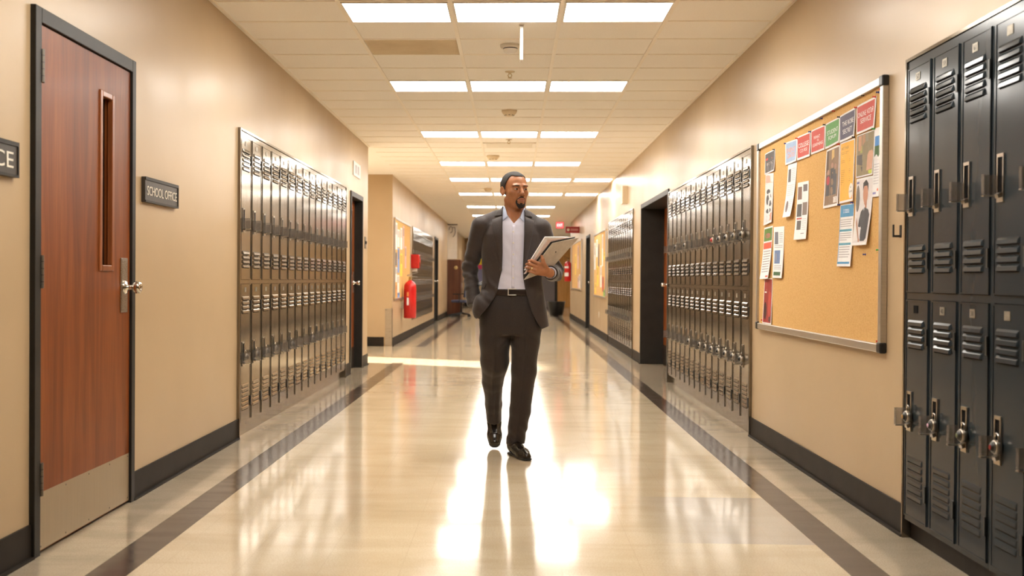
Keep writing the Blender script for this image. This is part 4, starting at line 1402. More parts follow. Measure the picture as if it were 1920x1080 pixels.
sprinkler(956, 8.35, 'brass sprinkler head just before the second light row')
sprinkler(955, 12.38, 'brass sprinkler head just past the third light row')
rod = thing('hanging_rod', 'thin white rod hanging from the ceiling before the second light row', 'rod', (at(978, 50, 6.86).x, 6.86, HC))
MB().box(-0.010, -0.045, -0.235, 0.010, 0.045, -0.008, MAT['white']).build('rod', rod, 0.003)
MB().box(-0.016, -0.05, -0.008, 0.016, 0.05, 0, MAT['white']).build('ceiling_plate', rod)
v = thing('ceiling_vent', 'flat white air vent on the ceiling past the third light row', 'vent', (at(955, 270, 12.8).x, 12.85, HC))
MB().box(-0.33, -0.20, -0.014, 0.33, -0.17, 0, MAT['tbar']).box(-0.33, 0.17, -0.014, 0.33, 0.20, 0, MAT['tbar']).box(-0.33, -0.17, -0.014, -0.29, 0.17, 0, MAT['tbar']).box(0.29, -0.17, -0.014, 0.33, 0.17, 0, MAT['tbar']).build('frame', v)
sl = MB()
for k in range(8):
    sl.obox((0, -0.14 + k * 0.04, -0.008), (0.29, 0, 0), (0, 0.014, -0.008), (0, 0.001, 0.0015), MAT['tbar'])
sl.build('slats', v)
MB().box(-0.29, -0.17, -0.002, 0.29, 0.17, 0, MAT['black']).build('dark_throat', v)

# far left: brown cabinet, white banner above it and an office chair in front
cb = thing('cabinet', 'tall dark brown wooden cabinet against the far left wall', 'cabinet', (XL2 + 0.005, 30.5, 0))
MB().box(0, 0, 0.06, 0.40, 1.0, 1.70, MAT['dark_wood']).build('carcass', cb, 0.006)
MB().box(0.01, 0.01, 0, 0.38, 0.99, 0.06, MAT['black']).build('plinth', cb)
for a in (0.01, 0.505):
    dd = MB().box(0.4005, a, 0.08, 0.418, a + 0.485, 1.68, MAT['dark_wood']).build('door', cb, 0.004)
    MB().box(0.418, a + (0.44 if a < 0.3 else 0.03), 0.85, 0.436, a + (0.455 if a < 0.3 else 0.045), 1.0, MAT['steel']).build('handle', dd)
MB().lathe((0.26, -0.0005, 1.46), (0, -1, 0), [(0.055, 0), (0.055, 0.004), (0.045, 0.006), (0.001, 0.006)], MAT['brass'], 24).build('round_badge', cb)
bn = thing('banner', 'white hanging banner with dark mark above the far brown cabinet', 'banner', (XL2 + 0.01, 30.45, 1.72))
MB().box(0, -0.004, 0, 0.29, 0.0, 1.02, MAT['paper']).build('cloth', bn)
MB().box(0, -0.010, 1.02, 0.30, 0.008, 1.045, MAT['black']).build('top_bar', bn)
mk = MB()
DM = flat((0.25, 0.24, 0.26))
mk.path([(0.10 + 0.05 * math.cos(t), -0.005, 0.88 + 0.09 * math.sin(t)) for t in [k * 0.35 - 2.0 for k in range(16)]], 0.014, DM)
mk.path([(0.15, -0.005, 0.94), (0.22, -0.005, 0.95), (0.235, -0.005, 0.80), (0.20, -0.005, 0.70), (0.16, -0.005, 0.66)], 0.014, DM)
mk.build('dark_mark', bn)


def make_office_chair(loc, rz):
    r = thing('office_chair', 'dark swivel office chair beside the far brown cabinet', 'chair', loc, rz)
    m = MAT['black']
    nav = flat((0.05, 0.06, 0.11), 0.8)
    for k in range(5):
        t_ = 2 * math.pi * k / 5 + 0.3
        e = Vector((0.29 * math.cos(t_), 0.29 * math.sin(t_), 0.075))
        lg = MB().tube((0, 0, 0.115), e, 0.026, 0.017, m, 12).build('leg', r)
        MB().tube(e + Vector((-0.02 * math.sin(t_), 0.02 * math.cos(t_), -0.047)), e + Vector((0.02 * math.sin(t_), -0.02 * math.cos(t_), -0.047)), 0.028, 0.028, m, 18).tube(e, e - Vector((0, 0, 0.047)), 0.008, 0.008, m, 8).build('caster', lg)
    MB().tube((0, 0, 0.10), (0, 0, 0.42), 0.028, 0.022, m, 16).build('column', r)
    MB().box(-0.235, -0.23, 0.42, 0.235, 0.23, 0.50, nav).build('seat', r, 0.035, seg=4)
    bk = MB()
    n = 8
    vv = []
    for i in range(n + 1):
        for j in range(n + 1):
            a = (i / n - 0.5) * 2
            z = 0.58 + 0.46 * j / n
            wd = 0.22 * (1 - 0.22 * max(0, (j / n - 0.6) / 0.4) ** 2)
            vv.append((a * wd, 0.22 - 0.04 * a * a + 0.05 * (j / n), z))
    vv2 = [(x, y + 0.05, z) for x, y, z in vv]
    k = (n + 1) ** 2
    fs = []
    for i in range(n):
        for j in range(n):
            q = (i * (n + 1) + j, (i + 1) * (n + 1) + j, (i + 1) * (n + 1) + j + 1, i * (n + 1) + j + 1)
            fs.append(q)
            fs.append(tuple(x + k for x in q[::-1]))
    rim = [i * (n + 1) for i in range(n + 1)] + [n * (n + 1) + j for j in range(1, n + 1)] + [i * (n + 1) + n for i in range(n - 1, -1, -1)] + [j for j in range(n - 1, 0, -1)]
    for a, b in zip(rim, rim[1:] + rim[:1]):
        fs.append((b, a, a + k, b + k))
    bk.poly(vv + vv2, fs, nav, True).build('backrest', r)
    MB().box(-0.03, 0.10, 0.40, 0.03, 0.30, 0.42, m).box(-0.03, 0.275, 0.42, 0.03, 0.30, 0.70, m).build('back_bracket', r)
    for sx in (-1, 1):
        MB().path([(sx * 0.24, 0.08, 0.45), (sx * 0.28, 0.08, 0.46), (sx * 0.28, 0.06, 0.66)], 0.013, m).box(sx * 0.255, -0.12, 0.66, sx * 0.31, 0.14, 0.69, m).build('armrest', r)
    return r


make_office_chair((-1.50, 29.85, 0), math.radians(-115))

# waste bin
wb = MB()
n = 32
prof = [(0.20, 0.0), (0.275, 0.42), (0.285, 0.425), (0.285, 0.44), (0.27, 0.44), (0.195, 0.012)]
wb.lathe((0, 0, 0), (0, 0, 1), prof, MAT['black'], n)
tag(wb.build('waste_bin', None, 0, (1.37, 31.6, 0)), 'black round waste bin on the floor at the far right end', 'bin')

pw = MB().box(0, -0.012, 0, 0.42, -0.0005, 1.10, MAT['paper'])
for z0, z1, c_ in ((0.80, 1.08, (0.80, 0.60, 0.02)), (0.62, 0.80, (0.70, 0.06, 0.16)), (0.04, 0.62, (0.20, 0.20, 0.34))):
    pw.box(0.02, -0.0128, z0, 0.40, -0.012, z1, flat(c_))
tag(pw.build('poster', None, 0, (-1.52, Y_END, 0.92)), 'yellow, pink and blue poster on the end wall, seen beside the man\'s sleeve', 'poster')
# ------------------------------------------------------------------ the walking man
# surfaces are grown from smooth distance fields; x, z as in the corridor, y measured from his own plane
MAN_Y = 6.30


def mp(px, py, y=0.0):
    """photo pixel -> man-frame point at depth y from his plane"""
    p = at(px, py, MAN_Y + y)
    return np.array([p.x, y, p.z])


def v3(*a):
    return np.array(a, float)


def ell(P, c, r):
    q = (P - c) / r
    k0 = np.linalg.norm(q, axis=1)
    k1 = np.linalg.norm(q / r, axis=1)
    return k0 * (k0 - 1.0) / np.maximum(k1, 1e-9)


def cone(P, a, b, r1, r2):
    a, b = np.asarray(a, float), np.asarray(b, float)
    ba = b - a
    h = np.clip((P - a) @ ba / (ba @ ba), 0, 1)
    return np.linalg.norm(P - a - h[:, None] * ba, axis=1) - (r1 + (r2 - r1) * h)


def smin(a, b, k):
    h = np.clip(0.5 + 0.5 * (b - a) / k, 0, 1)
    return b * (1 - h) + a * h - k * h * (1 - h)


def smax(a, b, k):
    return -smin(-a, -b, k)


def poly_sd(X, Z, pts):
    """signed distance to a polygon in the x-z plane (negative inside)"""
    d = np.full(X.shape, 1e9)
    inside = np.zeros(X.shape, bool)
    n = len(pts)
    for i in range(n):
        ax, az = pts[i]
        bx, bz = pts[(i + 1) % n]
        ex, ez = bx - ax, bz - az
        t = np.clip(((X - ax) * ex + (Z - az) * ez) / (ex * ex + ez * ez + 1e-12), 0, 1)
        d = np.minimum(d, np.hypot(X - ax - t * ex, Z - az - t * ez))
        cond = (az > Z) != (bz > Z)
        xi = ax + (Z - az) * ex / (ez if abs(ez) > 1e-12 else 1e-12)
        inside ^= cond & (X < xi)
    return np.where(inside, -d, d)


def mesh_sdf(f, lo, hi, res):
    """surface nets over a grid that is only evaluated near the surface"""
    lo = np.asarray(lo, float)
    nb = np.maximum(1, np.ceil((np.asarray(hi) - lo) / (8 * res)).astype(int))
    n = nb * 8
    ax = [lo[i] + (np.arange(nb[i]) * 8 + 3.5) * res for i in range(3)]
    C = np.stack(np.meshgrid(*ax, indexing='ij'), -1).reshape(-1, 3)
    dc = f(C)
    D = np.repeat(np.repeat(np.repeat(dc.reshape(nb).astype(np.float32), 8, 0), 8, 1), 8, 2)
    act = np.nonzero(np.abs(dc) < 8 * res * 1.6)[0]
    o = np.stack(np.meshgrid(*[np.arange(8)] * 3, indexing='ij'), -1).reshape(-1, 3)
    bi = np.stack(np.unravel_index(act, nb), -1) * 8
    for s in range(0, len(bi), 400):
        idx = (bi[s:s + 400, None, :] + o[None]).reshape(-1, 3)
        D[idx[:, 0], idx[:, 1], idx[:, 2]] = f(lo + idx * res)
    S = D < 0
    m = S[:-1, :-1, :-1].astype(np.int8)
    cnt = np.zeros(tuple(n - 1), np.int8)
    corners = [(i, j, k) for i in (0, 1) for j in (0, 1) for k in (0, 1)]
    for i, j, k in corners:
        cnt += S[i:n[0] - 1 + i, j:n[1] - 1 + j, k:n[2] - 1 + k]
    cells = np.stack(np.nonzero((cnt > 0) & (cnt < 8)), -1)
    vid = np.full(tuple(n - 1), -1, np.int32)
    vid[cells[:, 0], cells[:, 1], cells[:, 2]] = np.arange(len(cells))
    dv = {c: D[cells[:, 0] + c[0], cells[:, 1] + c[1], cells[:, 2] + c[2]] for c in corners}
    acc = np.zeros((len(cells), 3))
    w = np.zeros(len(cells))
    for c in corners:
        for a in range(3):
            if c[a] == 0:
                e = list(c)
                e[a] = 1
                d0, d1 = dv[c], dv[tuple(e)]
                cr = (d0 < 0) != (d1 < 0)
                t = np.where(cr, d0 / np.where(cr, d0 - d1, 1), 0)
                p = np.tile(np.array(c, float), (len(cells), 1))
                p[:, a] = t
                acc += p * cr[:, None]
                w += cr
    V = lo + (cells + acc / np.maximum(w, 1)[:, None]) * res
    quads = []
    for a in range(3):
        b, c = (a + 1) % 3, (a + 2) % 3
        sl0 = [slice(1, n[i] - 1) for i in range(3)]
        sl0[a] = slice(0, n[a] - 1)
        sl1 = list(sl0)
        sl1[a] = slice(1, n[a])
        s0, s1 = S[tuple(sl0)], S[tuple(sl1)]
        e = np.stack(np.nonzero(s0 != s1), -1)
        off = np.array([1, 1, 1])
        off[a] = 0
        g = e + off
        flip_ = s0[e[:, 0], e[:, 1], e[:, 2]]
        def vv(db, dc_):
            q = g.copy()
            q[:, b] -= db
            q[:, c] -= dc_
            return vid[q[:, 0], q[:, 1], q[:, 2]]
        q = np.stack([vv(1, 1), vv(0, 1), vv(0, 0), vv(1, 0)], -1)
        q[~flip_] = q[~flip_][:, ::-1]
        quads.append(q)
    return V, np.concatenate(quads)


def sdf_object(name, f, lo, hi, res, mats, parent, pick=None, smooth=1):
    V, Q = mesh_sdf(f, lo, hi, res)
    for _ in range(smooth):                                   # one light Laplacian pass
        s = np.zeros_like(V)
        k = np.zeros(len(V))
        for i in range(4):
            a, b = Q[:, i], Q[:, (i + 1) % 4]
            np.add.at(s, a, V[b])
            np.add.at(s, b, V[a])
            np.add.at(k, a, 1)
            np.add.at(k, b, 1)
        V = V * 0.5 + 0.5 * s / np.maximum(k, 1)[:, None]
    me = bpy.data.meshes.new(name)
    me.from_pydata(V.tolist(), [], Q.tolist())
    for m in mats:
        me.materials.append(m)
    if pick is not None:
        me.polygons.foreach_set('material_index', pick(V[Q].mean(1)).astype(np.int32))
    me.polygons.foreach_set('use_smooth', np.ones(len(Q), bool))
    me.update()
    o = bpy.data.objects.new(name, me)
    COL.objects.link(o)
    o.parent = parent
    return o


# ---- materials
SKIN1, SKIN2 = (0.36, 0.150, 0.066), (0.44, 0.190, 0.088)
M_SKIN = mottled('brown_skin', SKIN1, SKIN2, 35, 0.42, 0.05, 500)
_b = M_SKIN.node_tree.nodes['Principled BSDF']
_b.inputs['Subsurface Weight'].default_value = 0.12
_b.inputs['Subsurface Radius'].default_value = (0.012, 0.005, 0.003)
_b.inputs['Subsurface Scale'].default_value = 0.4
M_LIP = mottled('lips', (0.33, 0.125, 0.080), (0.38, 0.150, 0.098), 60, 0.42)
M_PALM = mottled('nails', (0.50, 0.28, 0.19), (0.56, 0.32, 0.22), 60, 0.35)
M_HAIR = mottled('black_cropped_hair', (0.010, 0.008, 0.007), (0.028, 0.022, 0.018), 260, 0.75, 0.5, 700)
M_SUIT = mat_fabric('charcoal_wool_suiting', (0.036, 0.028, 0.026), (0.062, 0.050, 0.047), 0.58, 520, 0.30)
M_TROUSER = mat_fabric('charcoal_wool_trousers', (0.028, 0.022, 0.020), (0.048, 0.038, 0.034), 0.62, 520, 0.30)
M_SHIRT = mat_fabric('pale_lavender_shirt_cotton', (0.68, 0.68, 0.82), (0.76, 0.76, 0.89), 0.75, 700, 0.1)
M_COLLAR = mat_fabric('pale_blue_collar_cotton', (0.56, 0.63, 0.84), (0.64, 0.70, 0.88), 0.75, 700, 0.1)
M_LEATHER = mottled('black_polished_leather', (0.012, 0.009, 0.007), (0.022, 0.016, 0.012), 25, 0.20, 0.1, 90, ior=1.55)
M_BELT = mottled('dark_brown_belt_leather', (0.020, 0.012, 0.009), (0.034, 0.021, 0.015), 40, 0.34)
M_SOLE = new_mat('dark_rubber_sole', (0.02, 0.016, 0.013), 0.55)
M_EYE = new_mat('eye_white', (0.42, 0.36, 0.31), 0.25)
M_IRIS = new_mat('dark_brown_iris', (0.03, 0.014, 0.008), 0.1)
M_BUTTON = new_mat('dark_horn_button', (0.05, 0.038, 0.03), 0.3)
M_BUCKLE = new_mat('satin_nickel_buckle', (0.78, 0.74, 0.66), 0.38, metal=0.6)
M_GOLD = new_mat('gold', (0.72, 0.52, 0.24), 0.22, metal=1.0)

man = thing('person', 'man in charcoal suit and open-collared pale shirt walking with papers in one hand', 'person', (0, MAN_Y, 0))

# ---- head
HO = v3(0.010, -0.005, 1.656)
HYAW = math.radians(27)
HR_, HF_ = v3(math.cos(HYAW), math.sin(HYAW), 0), v3(math.sin(HYAW), -math.cos(HYAW), 0)
HU_ = v3(0, 0, 1)


def hl(P):
    """man frame -> head frame (x to his left as seen, f forwards, z up)"""
    q = P - HO
    return np.stack([q @ HR_, q @ HF_, q[:, 2]], 1)


def head(P, ears=True):
    q = hl(P)
    s = q.copy()
    s[:, 0] = np.abs(s[:, 0])
    d = ell(s, v3(0, -0.014, 0.036), v3(0.0735, 0.094, 0.077))
    d = smin(d, ell(s, v3(0, 0.034, -0.020), v3(0.0625, 0.055, 0.082)), 0.030)
    d = smin(d, ell(s, v3(0, 0.026, -0.066), v3(0.0555, 0.052, 0.046)), 0.022)
    d = smin(d, cone(s, v3(0.0425, 0.004, -0.055), v3(0.020, 0.066, -0.098), 0.018, 0.019), 0.018)
    d = smin(d, ell(s, v3(0, 0.070, -0.098), v3(0.024, 0.020, 0.018)), 0.016)
    d = smin(d, ell(s, v3(0.0405, 0.052, -0.020), v3(0.021, 0.021, 0.017)), 0.018)
    d = smin(d, ell(s, v3(0.024, 0.079, 0.022), v3(0.028, 0.012, 0.0085)), 0.014)
    d = smin(d, ell(s, v3(0, 0.080, -0.058), v3(0.028, 0.017, 0.028)), 0.014)
    # eye sockets
    d = smax(d, -ell(s, v3(0.031, 0.097, 0.002), v3(0.018, 0.019, 0.0125)), 0.011)
    # nose
    nose = cone(s, v3(0, 0.084, 0.014), v3(0, 0.103, -0.027), 0.0085, 0.0125)
    nose = smin(nose, ell(s, v3(0, 0.1035, -0.030), v3(0.0135, 0.0125, 0.0105)), 0.008)
    nose = smin(nose, ell(s, v3(0.0145, 0.0925, -0.034), v3(0.0095, 0.0125, 0.0088)), 0.006)
    d = smin(d, nose, 0.009)
    d = smax(d, -ell(s, v3(0.0085, 0.0985, -0.0425), v3(0.0048, 0.0068, 0.0040)), 0.003)
    # nasolabial fold
    d = smax(d, -cone(s, v3(0.0255, 0.0920, -0.034), v3(0.036, 0.0800, -0.064), 0.0028, 0.002), 0.007)
    # lips
    d = smin(d, ell(s, v3(0.006, 0.0945, -0.0600), v3(0.0170, 0.0075, 0.0046)), 0.004)
    d = smin(d, ell(s, v3(0, 0.0945, -0.0715), v3(0.0185, 0.0078, 0.0058)), 0.004)
    d = smax(d, -ell(s, v3(0, 0.1040, -0.0656), v3(0.0250, 0.0120, 0.0014)), 0.0022)
    # eyelids
    lid = np.linalg.norm(s - v3(0.031, 0.0735, 0.001), axis=1) - 0.0148
    fz = s[:, 2] - 0.001
    gap = np.abs(fz + 0.0010) - 0.0034 + ((s[:, 0] - 0.031) / 0.0145) ** 2 * 0.0036
    lid = smax(lid, -np.maximum(gap, -(s[:, 1] - 0.076)), 0.0012)
    d = smin(d, lid, 0.003)
    if ears:
        a = math.radians(14)
        e = s - v3(0.0765, -0.014, -0.006)
        e = np.stack([e[:, 0], e[:, 1] * math.cos(a) + e[:, 2] * math.sin(a), -e[:, 1] * math.sin(a) + e[:, 2] * math.cos(a)], 1)
        e[:, 0] -= -e[:, 1] * 0.45
        ear = ell(e, v3(0, 0, 0), v3(0.0085, 0.0175, 0.031))
        ear = smax(ear, -ell(e, v3(0.0075, 0.003, 0.005), v3(0.0050, 0.0105, 0.0185)), 0.003)
        ear = smin(ear, ell(e, v3(-0.001, 0.007, -0.004), v3(0.006, 0.005, 0.007)), 0.003)
        d = smin(d, ear, 0.006)
    return d


# ---- hand that holds the folders (his left, on the right in the photo)
WR = mp(1031, 512, -0.185)
KN = [mp(1011, 494.5, -0.226), mp(1007.5, 500.5, -0.229), mp(1005.5, 506.5, -0.228), mp(1005.5, 512.5, -0.224)]
PI_ = [mp(997.5, 488.5, -0.222), mp(993, 494.5, -0.224), mp(991, 501.5, -0.222), mp(993, 508.5, -0.217)]
DI_ = [mp(992.0, 489.5, -0.196), mp(987.6, 495.8, -0.197), mp(986.0, 502.5, -0.196), mp(988.6, 509.0, -0.194)]
TI_ = [mp(995.5, 493.5, -0.163), mp(992.0, 499.5, -0.161), mp(991.0, 505.5, -0.161), mp(993.5, 511.5, -0.163)]
FR_ = [0.0095, 0.0098, 0.0093, 0.0082]
TH = [mp(1026, 506, -0.210), mp(1019.5, 494, -0.232), mp(1017.5, 486.5, -0.232), mp(1015.5, 480.5, -0.226)]


def hand(P):
    d = cone(P, WR, (KN[1] + KN[2]) / 2 * 0.55 + WR * 0.45, 0.0255, 0.024)
    for k, b in zip(KN, (0.25, 0.08, -0.08, -0.25)):
        root = WR + (KN[1] - WR) * 0.25 + v3(0, 0, 0.045 * b)
        d = smin(d, cone(P, root, k, 0.0165, 0.0108), 0.012)
    for k, p, q, t, r in zip(KN, PI_, DI_, TI_, FR_):
        f = cone(P, k, p, r * 1.08, r)
        f = smin(f, cone(P, p, q, r * 1.02, r * 0.92), 0.003)
        f = smin(f, cone(P, q, t, r * 0.92, r * 0.80), 0.003)
        d = smin(d, f, 0.0045)
    t = cone(P, TH[0], TH[1], 0.0165, 0.0125)
    t = smin(t, cone(P, TH[1], TH[2], 0.0118, 0.0105), 0.004)
    t = smin(t, cone(P, TH[2], TH[3], 0.0106, 0.0085), 0.003)
    return smin(d, t, 0.009)


# ---- joints of the clothed figure
SH_R, EL_R, WR_R = v3(-0.193, 0.0, 1.432), v3(-0.268, 0.055, 1.175), v3(-0.238, -0.035, 0.955)
SH_L, EL_L = v3(0.176, 0.0, 1.415), v3(0.258, 0.065, 1.150)
CUFF_L = WR + (EL_L - WR) * 0.16
TZ = [0.78, 0.84, 0.90, 1.00, 1.10, 1.20, 1.30, 1.38, 1.44, 1.50, 1.54]
TA = [0.224, 0.220, 0.212, 0.198, 0.187, 0.186, 0.192, 0.190, 0.168, 0.115, 0.08]
TB = [0.152, 0.150, 0.146, 0.136, 0.128, 0.130, 0.138, 0.134, 0.116, 0.085, 0.07]
TC = [0.008, 0.006, 0.004, 0.0, -0.002, -0.004, -0.004, -0.002, -0.002, -0.004, -0.004]


def torso(P, off=0.0):
    z = P[:, 2]
    a, b, c = np.interp(z, TZ, TA) + off, np.interp(z, TZ, TB) + off, np.interp(z, TZ, TC)
    q = (np.abs((P[:, 0] - c) / a) ** 2.3 + np.abs((P[:, 1] - 0.012) / b) ** 2.3) ** (1 / 2.3)
    d = (q - 1) * np.minimum(a, b) * 0.92
    s = P.copy()
    for sh in (SH_R, SH_L):
        sg = -1 if sh[0] < 0 else 1
        d = smin(d, cone(P, v3(0.058 * sg - 0.003, 0.012, 1.512), sh + v3(-0.012 * sg, 0.006, 0.012), 0.036 + off, 0.056 + off), 0.035)
    return smax(d, z - 1.535 - off, 0.01)


def folds(P, c, r, amp, k):
    """soft diagonal creases that gather around a bend"""
    w = np.exp(-((P - c) ** 2).sum(1) / (r * r))
    u = P @ np.asarray(k, float)
    return amp * w * (np.sin(u) + 0.5 * np.sin(u * 1.73 + 1.1))


def sleeve_r(P):
    d = cone(P, SH_R, EL_R, 0.066, 0.047)
    d = smin(d, cone(P, EL_R, WR_R, 0.047, 0.044), 0.02)
    d = d + folds(P, EL_R + v3(0, -0.03, 0.0), 0.12, 0.0038, (38, 20, 92)) + folds(P, EL_R + v3(0, 0, -0.12), 0.09, 0.0036, (-40, 30, 120))
    ax = (EL_R - WR_R) / np.linalg.norm(EL_R - WR_R)
    return smax(d, -((P - WR_R) @ ax + 0.015), 0.004)


def sleeve_l(P):
    d = cone(P, SH_L, EL_L, 0.065, 0.056)
    d = smin(d, cone(P, EL_L, CUFF_L, 0.057, 0.044), 0.02)
    d = d + folds(P, EL_L, 0.13, 0.005, (50, 40, 85))
    ax = (EL_L - WR) / np.linalg.norm(EL_L - WR)
    return smax(d, -((P - CUFF_L) @ ax), 0.003)


def xz(px, py, y=-0.13):
    p = mp(px, py, y)
    return (p[0], p[2])


OPEN = [xz(*q) for q in ((944, 380), (942, 392), (942, 470), (941, 505), (937, 522), (932.5, 545), (926, 560), (914, 577), (894, 599), (872, 628), (872, 660),
                         (1030, 660), (1027, 632), (1012, 613), (1000, 592), (992, 570), (984.5, 540), (981, 520), (980.5, 503), (983, 440), (984, 392), (982, 380))]
HEM = ([-0.30, -0.235, -0.15, 0.12, 0.17, 0.215, 0.30], [0.90, 0.865, 0.835, 0.80, 0.795, 0.81, 0.83])


def jacket(P):
    d = torso(P)
    # right pocket area pushed out by the hand, sweep of the front panels
    d = smin(d, ell(P, v3(-0.185, -0.075, 0.925), v3(0.060, 0.065, 0.085)), 0.05)
    x, z = P[:, 0], P[:, 2]
    d = d + folds(P, v3(-0.10, -0.13, 0.95), 0.12, 0.005, (60, 0, 70)) + folds(P, v3(-0.15, -0.11, 1.12), 0.12, 0.0028, (70, 0, 25)) + folds(P, v3(0.15, -0.11, 1.02), 0.12, 0.0028, (55, 0, -20))
    d = smax(d, np.interp(x, *HEM) - z, 0.006)
    neck = cone(P, v3(0.004, 0.006, 1.44), v3(0.010, 0.012, 1.60), 0.066, 0.064)
    d = smin(d, smax(cone(P, v3(0.0, 0.022, 1.46), v3(0.004, 0.028, 1.565), 0.092, 0.072), z - 1.552 + (P[:, 1] + 0.06) * -0.10, 0.008), 0.02)
    d = smax(d, -neck, 0.004)
    cut = np.maximum(poly_sd(x, z, OPEN), P[:, 1] - 0.0)
    d = smax(d, -cut, 0.004)
    d = smin(d, sleeve_r(P), 0.006)
    d = smin(d, sleeve_l(P), 0.016)
    return d


def shirt(P):
    d = torso(P, -0.016) + folds(P, v3(0.01, -0.12, 1.10), 0.10, 0.0022, (30, 0, 75)) + folds(P, v3(0.01, -0.12, 1.30), 0.09, 0.0018, (70, 0, 40))
    d = smax(d, P[:, 2] - 1.535, 0.01)
    d = smax(d, 1.014 - P[:, 2], 0.004)
    d = smin(d, smax(cone(P, v3(0.002, 0.006, 1.42), v3(0.009, 0.010, 1.60), 0.078, 0.0655), P[:, 2] - 1.550 - (P[:, 1] - 0.0) * 0.55, 0.004), 0.012)
    # open collar: V cut at the throat
    v = poly_sd(P[:, 0], P[:, 2], [xz(944.5, 380, -0.06), xz(951.5, 403, -0.06), xz(963.5, 419.5, -0.06), xz(975, 406, -0.06), xz(983.5, 386, -0.06), xz(983, 370, -0.06), xz(944, 370, -0.06)])
    return smax(d, -np.maximum(v, P[:, 1] - 0.0), 0.003)


NK0, NK1 = HO + HF_ * -0.022 + v3(0, 0, -0.07), v3(0.004, 0.016, 1.44)


def body(P):
    d = head(P)
    nk = cone(P, NK0, NK1, 0.0535, 0.059)
    sg = [cone(P, HO + HR_ * (0.052 * k) + HF_ * -0.015 + v3(0, 0, -0.06), v3(0.012 * k + 0.004, -0.052, 1.452), 0.012, 0.011) for k in (-1, 1)]
    nk = smin(nk, np.minimum(*sg), 0.016)
    d = smin(d, nk, 0.018)
    d = smin(d, torso(P, -0.032) * 1.0 + np.maximum(0, 0.0), 0.03)
    arm = cone(P, SH_R, EL_R, 0.042, 0.038)
    arm = np.minimum(arm, cone(P, EL_R, WR_R + (EL_R - WR_R) * 0.3, 0.034, 0.028))
    arm = smin(arm, cone(P, SH_L, EL_L, 0.042, 0.038), 0.02)
    arm = smin(arm, cone(P, EL_L, WR, 0.037, 0.026), 0.02)
    d = smin(d, arm, 0.02)
    d = smin(d, hand(P), 0.012)
    return smax(d, 0.95 - P[:, 2], 0.01)


def pick_skin(C):
    q = hl(C)
    x, z = np.abs(q[:, 0]), q[:, 2]
    lip = ((x / 0.0225) ** 2 + ((z + 0.0660) / 0.0108) ** 2 < 1) & (q[:, 1] > 0.075) & (z > -0.079) & (z < -0.0545)
    return lip.astype(int)


sdf_object('body', body, (-0.36, -0.30, 0.84), (0.38, 0.22, 1.80), 0.0026, [M_SKIN, M_LIP], man, pick_skin)

# ---- hair, beard, brows
HA = np.radians([0, 20, 36, 48, 60, 70, 78, 84, 92, 104, 130, 180])
HZ = [0.080, 0.081, 0.086, 0.078, 0.052, 0.022, -0.010, -0.020, 0.020, -0.030, -0.055, -0.062]


def hair(P):
    q = hl(P)
    phi = np.arctan2(np.abs(q[:, 0]), q[:, 1] + 0.012)
    line = np.interp(phi, HA, HZ)
    base = ell(q, v3(0, -0.015, 0.037), v3(0.0785, 0.0995, 0.0815))
    base = np.minimum(base, smax(head(P, False) - 0.004, q[:, 1] - 0.06, 0.01))
    return smax(base, (line - q[:, 2]) * 0.75, 0.003)


sdf_object('hair', hair, HO - v3(0.13, 0.13, 0.10), HO + v3(0.13, 0.15, 0.14), 0.003, [M_HAIR], man)


def beard(P):
    q = hl(P)
    x, z = np.abs(q[:, 0]), q[:, 2]
    outer = (np.hypot(x / 0.0325, (z + 0.0822) / 0.0372) - 1) * 0.034
    inner = (np.hypot(x / 0.0262, (z + 0.0690) / 0.0155) - 1) * 0.0155
    cleft = (np.hypot(x / 0.0245, (z + 0.0810) / 0.0120) - 1) * 0.012
    soul = (np.hypot(x / 0.0095, (z + 0.085) / 0.0095) - 1) * 0.009
    r = np.maximum(outer, -np.minimum(inner, np.maximum(cleft, -soul)))
    r = np.maximum(r, 0.035 - q[:, 1])
    return smax(head(P, False) - 0.0018, r, 0.0010)


sdf_object('beard', beard, HO + HF_ * 0.06 - v3(0.09, 0.09, 0.14), HO + HF_ * 0.06 + v3(0.09, 0.09, -0.02), 0.0022, [M_HAIR], man)


def brows(P):
    q = hl(P)
    x, z = np.abs(q[:, 0]), q[:, 2]
    c = 0.0190 + 0.0030 * np.sin((x - 0.008) / 0.046 * math.pi)
    r = np.maximum(np.abs(z - c) - 0.0030 * np.clip((0.060 - x) / 0.03, 0.3, 1), np.abs(x - 0.0325) - 0.0205)
    r = np.maximum(r, 0.02 - q[:, 1])
    return smax(head(P, False) - 0.0014, r, 0.0012)


sdf_object('eyebrows', brows, HO + HF_ * 0.05 - v3(0.09, 0.09, 0.0), HO + HF_ * 0.05 + v3(0.09, 0.09, 0.045), 0.0020, [M_HAIR], man)
gaze = HR_ * 0.42 + HF_ * 0.90 + v3(0, 0, -0.03)
gaze /= np.linalg.norm(gaze)
for k in (-1, 1):
    c = HO + HR_ * (0.031 * k) + HF_ * 0.0735 + v3(0, 0, 0.001)
    r = 0.0138
    e = MB()
    ring = [(r * math.sin(t), -r * math.cos(t)) for t in np.linspace(0.05, math.pi - 0.62, 18)]
    e.lathe(c, gaze, ring, M_EYE, 24)
    e.lathe(c, gaze, [(r * math.sin(t), r * math.cos(t)) for t in (0.64, 0.5, 0.3, 0.02)], M_IRIS, 24)
    e.build('eye', man)

# ---- clothes
sdf_object('shirt', shirt, (-0.25, -0.20, 0.97), (0.25, 0.20, 1.62), 0.004, [M_SHIRT], man)
sdf_object('jacket', jacket, (-0.37, -0.26, 0.77), (0.36, 0.22, 1.62), 0.0042, [M_SUIT], man)

